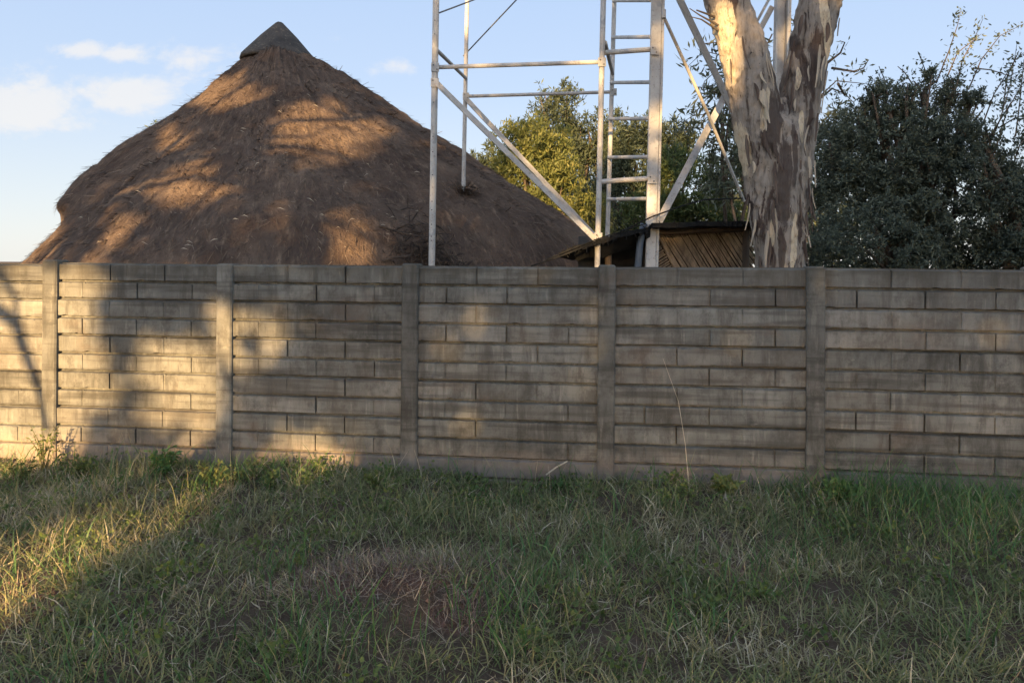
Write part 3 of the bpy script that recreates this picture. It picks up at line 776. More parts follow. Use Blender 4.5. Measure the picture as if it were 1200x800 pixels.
    for c in cents:
        for _ in range(10):
            s = np.array(c)+rng.normal(0, .55, 3); P.append(s+rng.normal(0, .2, (60, 3)))
    P = np.concatenate(P); quad_mesh('crown', leaf_cloud(P, .16, .03, droop=1.2), M['leaf_gum'], root, rng.random(len(P)))
build_gum()

# ------------------------------------------------------------------ trees behind
def crown_pts(blobs, per, clump, flat=1.0, upb=.35):
    """leaf positions along short twigs spread through ellipsoids"""
    P = []
    for (c, rx, ry, rz, nc) in blobs:
        nc = int(nc*1.25)
        d = unit(rng.normal(0, 1, (nc, 3)))*np.cbrt(rng.uniform(.10, 1, (nc, 1)))
        cen = np.array(c)+d*np.array([rx, ry, rz]); n = rng.poisson(per*.8*rng.gamma(2.2, 1/2.2, nc))
        for q, dd, k in zip(cen, d, n):
            tw = unit(dd*.8+rng.normal(0, .5, 3)+np.array([0, 0, upb*flat])); L = clump*rng.uniform(1.6, 3.4)
            f = rng.random((k, 1)); P.append(q+tw*(f-.35)*L+rng.normal(0, 1, (k, 3))*clump*(.42-.26*f)+np.array([0, 0, -.12*L])*f*f)
    return np.concatenate(P)

def tree(name, label, x, Y, blobs, mat, per=26, clump=.2, leaf=(.09, .035), up=.3, flat=1.0, group=None, tr=.12, extra=None, tintc=.45):
    """blobs: (px x, px y, half width px, half height px, clumps, depth offset)"""
    b = at(x, 310, Y); root = thing(name, (b.x, Y, 0), label, 'tree', group)
    bl = []; mb = MB(); k = Y/F
    top = None
    for (px, py, rx, ry, nc, dy) in blobs:
        c = at(px, py, Y+dy); bl.append((c, rx*k, max(rx, ry)*k*.7, ry*k, nc))
        st = Vector((b.x+random.uniform(-.1, .1), Y, min(c.z*.35, 1.4))); mid = st.lerp(c, .5)+Vector((random.uniform(-.2, .2), random.uniform(-.2, .2), .1))
        mb.tube([st, mid, c, c+Vector((random.uniform(-.2, .2), 0, ry*k*.5))], [tr*.55, tr*.42, tr*.25, tr*.08], 6)
        for _ in range(4):
            e = c+Vector((random.uniform(-1, 1)*rx*k*.8, random.uniform(-.3, .3), random.uniform(-.5, .9)*ry*k)); s0 = st.lerp(c, random.uniform(.5, .95))
            mb.tube([s0, s0.lerp(e, .5)+Vector((0, 0, .1)), e], [tr*.2, tr*.14, tr*.05], 5)
    mb.tube([(b.x, Y, -.1), (b.x+.03, Y, .6), (b.x, Y, 1.6)], [tr*1.2, tr, tr*.8], 10)
    mb.build('trunk', M['tree_bark'], root, True)
    P = crown_pts(bl, per, clump, flat, max(up, -.2))
    V = leaf_cloud(P, leaf[0], leaf[1], up=up)
    if extra is not None: V = np.concatenate([V, extra])
    tn = np.clip(tintc+rng.normal(0, .22, len(V))+.25*(vnoise(V[:, 0, 0]*1.3, V[:, 0, 1]*1.3, V[:, 0, 2]*1.3)-.5), 0, 1)
    quad_mesh('crown', V, M[mat], root, tn)
    return root

def sprays(pix, Y, n, L, leaf, wid, jitter=.03):
    """leaves along thin arching shoots given as photo polylines"""
    out = []; rods = []
    for pl in pix:
        pts = np.array([at(x, y, Y+random.uniform(-.4, .4)) for x, y in pl]); rods.append(pts)
        for i in range(len(pts)-1):
            k = max(2, int(np.linalg.norm(pts[i+1]-pts[i])*n)); f = rng.random((k, 1)); out.append(pts[i]+(pts[i+1]-pts[i])*f+rng.normal(0, jitter, (k, 3)))
    return leaf_cloud(np.concatenate(out), leaf, wid, up=.2), rods

tree('feathery_tree', 'sunlit yellow green feathery tree right of the thatched roof', 632, 19, [(632, 205, 46, 60, 190, 0), (612, 175, 34, 34, 80, -.4), (655, 235, 36, 45, 110, -.6), (600, 215, 36, 40, 90, .2), (690, 262, 26, 36, 60, -.4), (645, 178, 22, 26, 50, .3), (616, 160, 12, 14, 16, 0)],
     'leaf_lit', 34, .19, (.13, .034), .9, 1.2, 'trees beyond the wall')
tree('tall_tree', 'tall dark green tree standing behind the yellow green one', 662, 25, [(655, 175, 36, 45, 110, 0), (640, 130, 13, 26, 34, 0), (664, 128, 11, 30, 34, 0), (692, 165, 28, 30, 70, 0), (700, 220, 40, 60, 150, 0), (718, 160, 14, 26, 34, 0), (578, 205, 28, 32, 60, 0)],
     'leaf_dark', 36, .25, (.17, .042), .9, 1.3, 'trees beyond the wall', .2)
tree('tall_tree', 'dark green tree filling the gap between the ladder rungs', 748, 23, [(745, 195, 36, 38, 130, 0), (735, 165, 14, 22, 34, 0), (765, 165, 16, 24, 40, 0), (785, 180, 26, 24, 60, 0), (740, 245, 50, 45, 150, .3), (800, 160, 14, 18, 24, 0)],
     'leaf_dark', 36, .23, (.16, .042), .9, 1.3, 'trees beyond the wall', .18)
tree('bushy_tree', 'mid green bushy tree under the crossed tower braces', 800, 17, [(800, 228, 46, 36, 150, 0), (770, 250, 40, 24, 90, -.3), (790, 195, 26, 22, 50, .2), (835, 250, 40, 26, 90, .3), (840, 210, 24, 24, 40, .4)],
     'leaf_mid', 26, .16, (.14, .035), .6, 1.0, 'trees beyond the wall', .12)
ex, rd = sprays([[(880, 60), (850, 66), (825, 60), (806, 78)], [(870, 80), (845, 78), (826, 95), (815, 120)], [(862, 110), (835, 108), (818, 128), (812, 150)], [(866, 140), (840, 132), (812, 136), (790, 150)],
                 [(866, 60), (840, 50), (818, 52)], [(850, 160), (822, 150), (800, 150), (786, 172)], [(860, 175), (838, 165), (815, 175)], [(905, 40), (895, 60), (890, 90)], [(925, 20), (935, 30), (938, 60)]], 13, 60, 1, .17, .035, .09)
gt = tree('slender_gum', 'slender gum with drooping sparse leaves left of the forked trunk', 858, 13, [(862, 160, 14, 40, 26, 0), (850, 200, 22, 34, 40, 0), (845, 120, 16, 30, 20, 0)], 'leaf_gum', 16, .13, (.16, .032), -1.0, 1.0, 'trees beyond the wall', .07, ex)
mb = MB()
for p in rd: mb.tube([tuple(q) for q in p], [.014, .010, .007, .004][:len(p)], 5)
mb.build('twigs', M['tree_bark'], gt)
# right: dark fine-leaved trees
ex, rd = sprays([[(1120, 105), (1128, 70), (1142, 45), (1152, 22)], [(1098, 95), (1112, 60), (1122, 30), (1126, 12)], [(1135, 105), (1150, 70), (1172, 42), (1200, 28)], [(1090, 110), (1085, 85), (1078, 66)], [(1040, 110), (1036, 92), (1030, 78)],
                 [(1110, 90), (1122, 62), (1140, 48), (1150, 40)], [(1175, 130), (1180, 90), (1194, 60)], [(1070, 100), (1060, 85), (1052, 78)]], 12, 55, 1, .07, .03, .05)
a1 = tree('acacia', 'large dark fine leaved acacia right of the forked trunk', 1070, 12, [(1055, 190, 62, 62, 300, 0), (1000, 225, 50, 70, 240, .4), (1105, 160, 40, 40, 120, 0), (1040, 128, 26, 30, 46, 0), (1008, 150, 26, 30, 40, .2), (1120, 245, 80, 75, 380, -.3), (1030, 290, 90, 60, 330, -.4), (975, 190, 24, 50, 60, .6), (1118, 108, 16, 24, 26, 0), (1084, 104, 12, 20, 14, 0), (1062, 118, 14, 22, 20, 0), (1020, 112, 9, 18, 9, 0), (1136, 122, 12, 20, 16, 0), (980, 320, 60, 40, 160, 0), (1100, 330, 80, 40, 220, 0)],
     'leaf_acacia', 52, .10, (.070, .024), .3, .9, 'trees beyond the wall', .16, ex, .5)
mb = MB()
for p in rd: mb.tube([tuple(q) for q in p], [.012, .009, .006, .003][:len(p)], 5)
mb.build('shoots', M['tree_bark'], a1)
ex, rd = sprays([[(1165, 180), (1180, 130), (1200, 95), (1225, 80)], [(1150, 190), (1172, 140), (1184, 100), (1192, 50)], [(1190, 160), (1195, 120), (1200, 70)], [(1140, 80), (1160, 82), (1180, 88), (1200, 100)], [(1170, 150), (1190, 138), (1215, 130)], [(1185, 200), (1195, 170), (1210, 150)], [(1150, 150), (1165, 110), (1190, 70), (1215, 50)], [(1160, 160), (1185, 120), (1195, 115)]], 11.2, 50, 1, .07, .03, .06)
a2 = tree('acacia', 'darkest acacia at the far right with loose arching shoots', 1200, 11.2, [(1185, 255, 60, 60, 200, 0), (1155, 205, 34, 35, 60, 0), (1215, 200, 45, 50, 110, .2), (1240, 270, 60, 60, 200, 0), (1152, 165, 16, 24, 18, 0), (1200, 320, 80, 50, 240, 0)],
     'leaf_acacia', 48, .11, (.066, .024), .2, .9, 'trees beyond the wall', .14, ex, .3)
mb = MB()
for p in rd: mb.tube([tuple(q) for q in p], [.012, .009, .006, .003][:len(p)], 5)
mb.build('shoots', M['tree_bark'], a2)
ex, rd = sprays([[(945, 145), (962, 112), (980, 95), (1012, 98)], [(958, 118), (975, 104), (990, 110), (1000, 120)], [(962, 80), (985, 62), (990, 50), (984, 48)], [(975, 80), (1000, 84), (1012, 80), (1018, 70)], [(982, 98), (990, 112)]], 14, 30, 1, .12, .035, .05)
g2 = tree('slender_gum', 'pale leaved gum with a bare twig just right of the forked trunk', 955, 14, [(975, 155, 28, 34, 60, 0), (1000, 150, 30, 28, 50, .2), (960, 200, 24, 50, 60, 0), (940, 120, 14, 30, 16, 0)], 'leaf_gum', 18, .14, (.13, .032), -.4, 1.0, 'trees beyond the wall', .08, ex)
mb = MB()
for p in rd: mb.tube([tuple(q) for q in p], [.028, .018, .012, .006][:len(p)], 5)
mb.build('twigs', M['tree_bark'], g2)
tree('distant_tree', 'tree top just showing over the left slope of the thatch', 182, 30, [(180, 156, 9, 6, 9, 0), (195, 176, 26, 18, 50, 0), (250, 240, 40, 60, 100, 0)], 'leaf_mid', 20, .2, (.2, .05), .3, 1, 'trees beyond the wall', .2)
for (x, Y, lab) in ((700, 34, 'far dark hedge tree low behind the tower ladder'), (900, 30, 'far dark tree glimpsed behind the forked trunk')):
    tree('far_tree', lab, x, Y, [(x, 240, 60, 60, 130, 0), (x+60, 270, 60, 40, 100, 0), (x-50, 270, 50, 40, 90, 0)], 'leaf_dark', 22, .35, (.3, .08), .3, 1, 'trees beyond the wall', .25)

# ------------------------------------------------------------------ brush heap against the thatch
def build_brush():
    Yb = 7.95; mb = MB(); c = at(495, 310, Yb)
    for i in range(380):
        x = min(545, max(450, random.gauss(492, 27))); y = 316-abs(random.gauss(0, 27))*max(.12, 1-((x-486)/66)**2)
        p = at(x, y, Yb+random.uniform(-.18, .25)); th = random.gauss(0, .6) if random.random() < .6 else random.uniform(0, 3.14)
        L = random.uniform(.05, .26); d = Vector((math.cos(th), random.uniform(-.5, .5), math.sin(th)*.8)).normalized()*L
        r = random.uniform(.004, .010); mb.tube([p-d*.5, p+Vector((0, 0, random.uniform(-.02, .03))), p+d*.5], [r, r*.8, r*.4], 5)
    for pl in ([(444, 265), (458, 269), (475, 274), (497, 278)], [(448, 306), (462, 302), (480, 300)], [(520, 290), (528, 303), (534, 312)], [(500, 285), (510, 300), (516, 312)], [(465, 268), (478, 262), (487, 266)]):
        mb.tube([at(x, y, Yb-.22) for x, y in pl], [.016, .014, .012, .008][:len(pl)], 6)
    # heap body down to the ground
    for i in range(160):
        p = Vector((c.x+random.gauss(0, .22), Yb+random.uniform(-.2, .3), random.uniform(0, 1.55))); th = random.uniform(0, 3.14); d = Vector((math.cos(th), random.uniform(-.3, .3), math.sin(th))).normalized()*random.uniform(.2, .5)
        mb.tube([p-d*.5, p+d*.5], [.012, .006], 5)
    o = mb.build('brush_pile', M['twig']); tag(o, 'heap of dry dark twigs at the foot of the thatch beside a tower leg', 'brush pile')
build_brush()

# ------------------------------------------------------------------ grass
def inview(x, y, m=.35):
    return (np.abs(x) < y*(600/F)+m) & (y > 2.45)
def scatter(n, x0=-4.8, x1=4.8, y0=2.45, y1=6.5):
    """roots on the near side of the wall, denser near the viewer is not needed"""
    x = rng.uniform(x0, x1, n); y = rng.uniform(y0, y1, n)
    wy = WD-math.tan(WS)*x-.015
    k = inview(x, y) & (y < wy-.02); return x[k], y[k]

def blades(x, y, L, w, lean, curve, head=None, k=4):
    n = len(x); h = rng.uniform(0, 2*math.pi, n) if head is None else head
    z0 = gz(x, y)-.01
    tilt = np.clip(np.abs(lean), 0, 1.5); p = np.stack([x, y, z0], 1); pts = [p]
    hd = np.stack([np.cos(h), np.sin(h)], 1)
    for i in range(k-1):
        s = L/(k-1); p = p+np.stack([hd[:, 0]*np.sin(tilt)*s, hd[:, 1]*np.sin(tilt)*s, np.cos(tilt)*s], 1)
        p[:, 2] = np.maximum(p[:, 2], z0+.012+.01*i); pts.append(p); tilt = tilt+curve/(k-1)
        h = h+rng.normal(0, .25, n); hd = np.stack([np.cos(h), np.sin(h)], 1)
    tw = rng.uniform(0, math.pi, n); sd = np.stack([np.cos(tw), np.sin(tw), rng.normal(0, .3, n)], 1); sd = unit(sd)
    prof = [.7, 1.0, .75, .1] if k == 4 else list(np.linspace(1, .1, k))
    out = []
    for i in range(k):
        ww = (w*prof[i]/2)[:, None]; out += [pts[i]-sd*ww, pts[i]+sd*ww]
    V = np.stack(out, 1)
    # keep out of the wall
    wy = WD-math.tan(WS)*V[:, :, 0]-.03
    V[:, :, 1] = np.minimum(V[:, :, 1], wy)
    return V

def region(x, y, px, py, rx, ry):
    """1 inside an ellipse given in photo pixels on the ground"""
    X, Z = x/y, (gz(x, y)-EYE)/y
    return np.exp(-(((X*F+CX-px)/rx)**2+((CY-Z*F-py)/ry)**2))
def bare(x, y):
    b = .95*region(x, y, 455, 700, 140, 50)+.9*region(x, y, 540, 745, 45, 42)+.8*region(x, y, 20, 690, 55, 45)+.7*region(x, y, 880, 662, 55, 25)
    return np.clip(b+.25*(vnoise(x*6, y*6, 2)-.5), 0, 1)

def build_grass():
    sets = []
    # main matted turf: clumps of bent blades
    nc = 6200; cx, cy = scatter(nc); nc = len(cx); per = rng.poisson(20, nc)
    idx = np.repeat(np.arange(nc), per); n = len(idx)
    x = cx[idx]+rng.normal(0, .045, n); y = cy[idx]+rng.normal(0, .045, n)
    k = inview(x, y) & (y < WD-math.tan(WS)*x-.035) & (rng.random(n) > bare(x, y)*1.05); x, y, idx = x[k], y[k], idx[k]; n = len(x)
    cl = rng.random(nc)[idx]; big = vnoise(x*1.5+3, y*1.5, 4)
    L = (.045+.09*rng.random(n))*(.7+.7*big)*(.8+.5*cl); w = rng.uniform(.0036, .0082, n)
    lean = np.abs(rng.normal(.80, .42, n)); curve = rng.uniform(.2, 1.6, n)
    brown = sstep(vnoise(x*1.9+4, y*1.9+7, 12), .52, .74)
    tint = np.clip(.33+.30*(vnoise(x*2.2, y*2.2, 8)-.5)+.30*brown+.35*(cl-.5)+rng.normal(0, .16, n)+(rng.random(n) < .2)*rng.uniform(.2, .6, n)+.12*(x < -1.2), 0, 1)
    V = blades(x, y, L, w, lean, curve)
    tag(quad_mesh('grass', V, M['grass'], None, tint), kind='stuff')
    # dead straw lying through it
    x, y = scatter(30000); b = bare(x, y); n = len(x)
    k = rng.random(n) < (.28+.75*b)*(.5+.9*vnoise(x*3, y*3, 6)); x, y = x[k], y[k]; n = len(x)
    V = blades(x, y, rng.uniform(.06, .24, n), rng.uniform(.002, .0048, n), np.abs(rng.normal(1.15, .35, n)), rng.uniform(-.4, .7, n))
    tag(quad_mesh('dry_grass', V, M['dry'], None, np.clip(rng.normal(.42, .22, n), 0, 1)), kind='stuff')
    # curled dead straw matted on the bare mound
    x = rng.normal(mx, .36, 2300); y = rng.normal(my, .17, 2300); x2 = rng.normal(SOIL[1][0], .10, 400); y2 = rng.normal(SOIL[1][1], .08, 400); x = np.concatenate([x, x2]); y = np.concatenate([y, y2]); n = len(x)
    V = blades(x, y, rng.uniform(.04, .15, n), rng.uniform(.0025, .0055, n), np.abs(rng.normal(1.1, .4, n)), rng.uniform(-1.2, 1.5, n))
    tag(quad_mesh('dead_straw', V, M['dead'], None, np.clip(rng.normal(.42, .25, n), 0, 1)), kind='stuff')
    # upright seeding grass
    x, y = scatter(5200); n = len(x); k = rng.random(n) < (1-bare(x, y))*(.12)+.75*(1-bare(x, y))*sstep(vnoise(x*1.3+8, y*1.3, 3), .5, .75)+.8*region(x, y, 120, 630, 110, 60); x, y = x[k], y[k]; n = len(x)
    V = blades(x, y, rng.uniform(.16, .34, n), rng.uniform(.0022, .0042, n), np.abs(rng.normal(.25, .2, n)), rng.uniform(.1, .9, n))
    tag(quad_mesh('seeding_grass', V, M['grass'], None, np.clip(rng.normal(.66, .18, n), 0, 1)), kind='stuff')
    x, y = scatter(9000); n = len(x); k = rng.random(n) < .9*np.maximum(region(x, y, 110, 650, 75, 40), region(x, y, 40, 720, 50, 30)); x, y = x[k], y[k]; n = len(x)  # pale tussocks added where the sun patch lies, its brightness put in their tint
    V = blades(x, y, rng.uniform(.12, .26, n), rng.uniform(.003, .006, n), np.abs(rng.normal(.35, .3, n)), rng.uniform(.2, 1.2, n))
    tag(quad_mesh('sun_patch_tussock', V, M['grass'], None, np.clip(rng.normal(.70, .18, n), 0, 1)), kind='stuff')
    # lush strip along the wall, mostly at the right
    x, y = scatter(26000); n = len(x); dw = WD-math.tan(WS)*x-y
    pr = np.exp(-(np.maximum(dw-.1, 0)/.5)**2)*(.12+1.1*sstep(x, 1.4, 2.4))*(.4+1.0*vnoise(x*2.5, y*2.5, 5))+.5*region(x, y, 600, 690, 40, 40)+.35*region(x, y, 1130, 620, 90, 60)+.4*region(x, y, 380, 760, 120, 40)+.35*region(x, y, 720, 650, 60, 30)+.35*sstep(vnoise(x*2.4+11, y*2.4, 15), .62, .78)
    k = rng.random(n) < pr; x, y = x[k], y[k]; n = len(x)
    V = blades(x, y, rng.uniform(.12, .30, n)*(1+.25*sstep(x, 1.6, 2.6)), rng.uniform(.004, .009, n), np.abs(rng.normal(.3, .25, n)), rng.uniform(.3, 1.4, n))
    tag(quad_mesh('lush_grass', V, M['lush'], None, np.clip(rng.normal(.45, .25, n), 0, 1)), kind='stuff')
    # low broad leaves in the turf
    cx, cy = scatter(520); k = vnoise(cx*1.2+5, cy*1.2, 9)+.35*sstep(cy, 4.2, 5.4) > .52; cx, cy = cx[k], cy[k]; k = bare(cx, cy) < .35; cx, cy = cx[k], cy[k]; nc = len(cx); per = rng.poisson(34, nc); idx = np.repeat(np.arange(nc), per); n = len(idx)
    sg = rng.uniform(.03, .10, nc)[idx]; x = cx[idx]+rng.normal(0, 1, n)*sg; y = cy[idx]+rng.normal(0, 1, n)*sg; y = np.minimum(y, WD-math.tan(WS)*x-.07)
    ht = (rng.uniform(.03, .15, nc)[idx])*rng.uniform(.3, 1, n)
    V = leaf_cloud(np.stack([x, y, gz(x, y)+ht], 1), .030, .020, up=.25); V[:, :, 1] = np.minimum(V[:, :, 1], WD-math.tan(WS)*V[:, :, 0]-.03)
    tag(quad_mesh('broad_leaf_ground_cover', V, M['weed'], None, np.clip(rng.normal(.5, .15, n)+.5*(rng.random(nc)[idx]-.5), 0, 1)), kind='stuff')
    # clods on the bare patches
    mb = MB()
    for i in range(420):
        px, py, rx, ry = random.choice([(450, 672, 90, 20), (450, 672, 90, 20), (540, 718, 26, 20), (20, 695, 40, 30), (880, 665, 40, 16)])
        X, Y = gpt(random.gauss(px, rx*.6), random.gauss(py, ry*.6)); r = random.uniform(.004, .017); z = float(gz(X, Y))
        c = Vector((X, Y, z+r*.3)); k = len(mb.v)
        for p in ((1, 0, 0), (-1, 0, 0), (0, 1, 0), (0, -1, 0), (0, 0, 1), (0, 0, -1)):
            mb.v.append(tuple(c+Vector(p)*r*random.uniform(.6, 1.3)+Vector((random.uniform(-.3, .3)*r, random.uniform(-.3, .3)*r, 0))))
        for f in ((0, 2, 4), (2, 1, 4), (1, 3, 4), (3, 0, 4), (2, 0, 5), (1, 2, 5), (3, 1, 5), (0, 3, 5)): mb.f.append(tuple(k+i for i in f))
    tag(mb.build('soil_clods', plain_noise_mat('red_soil', (.13, .075, .058), (.23, .14, .105), None, 20, 1.0), None), kind='stuff')
build_grass()

# ------------------------------------------------------------------ weeds at the foot of the wall
def weed(name, label, cat, px, py, H, n, leaf, mat='weed', spread=.5, group='weeds at the foot of the wall', tc_=.5):
    X, Y = gpt(px, py); Y = min(Y, WD-math.tan(WS)*X-.09); z = float(gz(X, Y))
    root = thing(name, (X, Y, z), label, cat, group)
    mb = MB(); P = []; D = []
    for i in range(n):
        th = random.uniform(0, 6.28); e = Vector((X+math.cos(th)*spread*H*random.uniform(.2, 1), Y+math.sin(th)*spread*H*.5-.03, z+H*random.uniform(.45, 1)))
        e.y = min(e.y, WD-math.tan(WS)*e.x-.04)
        s = Vector((X+random.uniform(-.03, .03), Y, z)); m = s.lerp(e, .5)+Vector((0, 0, H*.12)); mb.tube([s, m, e], [.0035, .0028, .0016], 5)
        for q in range(9):
            f = random.uniform(.25, 1); p = s.lerp(m, f*2) if f < .5 else m.lerp(e, f*2-1); P.append(tuple(p))
    mb.build('stem', M['weed_stem'], root)
    V = leaf_cloud(np.array(P), leaf, leaf*.5, up=.2)
    wy = WD-math.tan(WS)*V[:, :, 0]-.025; V[:, :, 1] = np.minimum(V[:, :, 1], wy)
    quad_mesh('leaves', V, M[mat], root, np.clip(rng.normal(tc_, .22, len(V)), 0, 1))
M['weed_stem'] = plain_noise_mat('weed_stem', (.07, .075, .03), (.14, .12, .06), None, 20)
for a in [('weed', 'tall sparse weed climbing the wall at the leftmost post', 'weed', 52, 545, .46, 16, .03, 'weed', .34),
          ('weed', 'dark leafy weed on the wall foot midway between the two leftmost posts', 'weed', 196, 562, .24, 22, .045, 'lush', .6),
          ('weed', 'yellowing weed just left of the second post from the left', 'weed', 250, 572, .20, 20, .035, 'weed', .9, 'weeds at the foot of the wall', .85),
          ('weed', 'low green weed right of the leftmost post', 'weed', 100, 556, .2, 20, .04, 'weed', .7),
          ('weed', 'small weed sprouting right of the second post', 'weed', 318, 575, .17, 14, .035, 'weed', .6),
          ('weed', 'leafy green weed before the middle of the third bay', 'weed', 440, 580, .14, 14, .035, 'weed', .8),
          ('weed', 'bright round leaved weed midway between the two rightmost posts', 'weed', 850, 582, .17, 20, .055, 'weed', .7, 'weeds at the foot of the wall', .85),
          ('weed', 'dense dark green weed under the rightmost post', 'weed', 985, 592, .17, 26, .05, 'lush', .9),
          ('weed', 'dark weed left of the fourth post', 'weed', 655, 575, .12, 14, .035, 'lush', .8),
          ('weed', 'thin branching weed out in the grass at the far left', 'weed', 25, 560, .22, 14, .03, 'weed', .8)]:
    weed(*a)

def stalk(label, pts, r=.0022):
    mb = MB(); P = [wall_ray(x, y, off) for (x, y, off) in pts]; mb.tube(P, [r, r, r*.8, r*.5][:len(P)], 5)
    tag(mb.build('grass_stalk', M['pale_stalk']), label, 'grass stalk', 'tall dry stalks')
def wall_ray(x, y, off):
    a, b = ray(x, y); Y = (WD-off)/(1+a*math.tan(WS)); return Vector((a*Y, Y, EYE+b*Y))
M['pale_stalk'] = plain_noise_mat('pale_stalk', (.40, .33, .24), (.55, .47, .36), None, 15)
stalk('tall pale grass stalk leaning before the fourth bay', [(808, 575, .35), (803, 520, .3), (795, 470, .26), (777, 420, .22)])
stalk('short thick pale straw leaning at the foot of the wall', [(640, 556, .12), (652, 547, .1), (665, 540, .08)], .006)

# ------------------------------------------------------------------ unseen trees behind the viewer: crowns shaped to lay shade on wall and thatch
SV = np.array(S); UV_ = np.array([math.cos(SUN_AZ), -math.sin(SUN_AZ), 0]); WV = np.array([math.sin(SUN_AZ)*math.sin(SUN_EL), math.cos(SUN_AZ)*math.sin(SUN_EL), math.cos(SUN_EL)])
LIT_WALL = [(30, 415, 60, 130, 1), (92, 375, 30, 85, .95), (222, 425, 42, 38, .9), (267, 400, 14, 75, .45), (310, 372, 30, 15, .95), (382, 325, 20, 11, .65), (380, 510, 27, 16, .95), (110, 500, 28, 22, .5), (232, 505, 28, 18, .65), (345, 500, 14, 12, .6), (340, 350, 14, 10, .6),
            (526, 392, 13, 30, .66), (548, 482, 16, 14, .4), (482, 520, 12, 35, .3), (707, 355, 12, 35, .25), (920, 346, 20, 22, .5), (30, 530, 50, 25, .8), (300, 535, 30, 14, .4)]
LIT_ROOF = [(290, 60, 14, 10, .4), (272, 104, 30, 15, .9), (345, 104, 24, 9, .6), (388, 146, 44, 26, .95), (215, 155, 15, 11, .8), (246, 165, 11, 8, .6), (240, 208, 34, 19, .9), (165, 232, 40, 17, .65), (318, 135, 17, 11, .6), (300, 218, 14, 9, .5),
            (172, 262, 14, 16, .6), (120, 288, 22, 14, .6), (225, 295, 36, 16, .5), (330, 265, 24, 28, .5), (50, 280, 26, 34, 1), (428, 160, 34, 15, .8), (470, 150, 18, 10, .6), (532, 168, 14, 9, .75), (562, 186, 14, 7, .7), (605, 220, 26, 8, .6), (428, 282, 20, 32, .85), (465, 262, 9, 11, .5), (385, 190, 20, 10, .35)]
LIT_GRASS = [(118, 640, 44, 34, .95), (62, 690, 40, 28, .95), (15, 725, 30, 22, .95), (165, 612, 36, 18, .7), (372, 603, 26, 9, .66), (30, 540, 40, 8, .4)]
def ell(px, L):
    r = np.zeros(len(px))
    for (x, y, rx, ry, a) in L: r = np.maximum(r, a*sstep(-(((px[:, 0]-x)/rx)**2+((px[:, 1]-y)/ry)**2), -1.9, -.9))
    return r

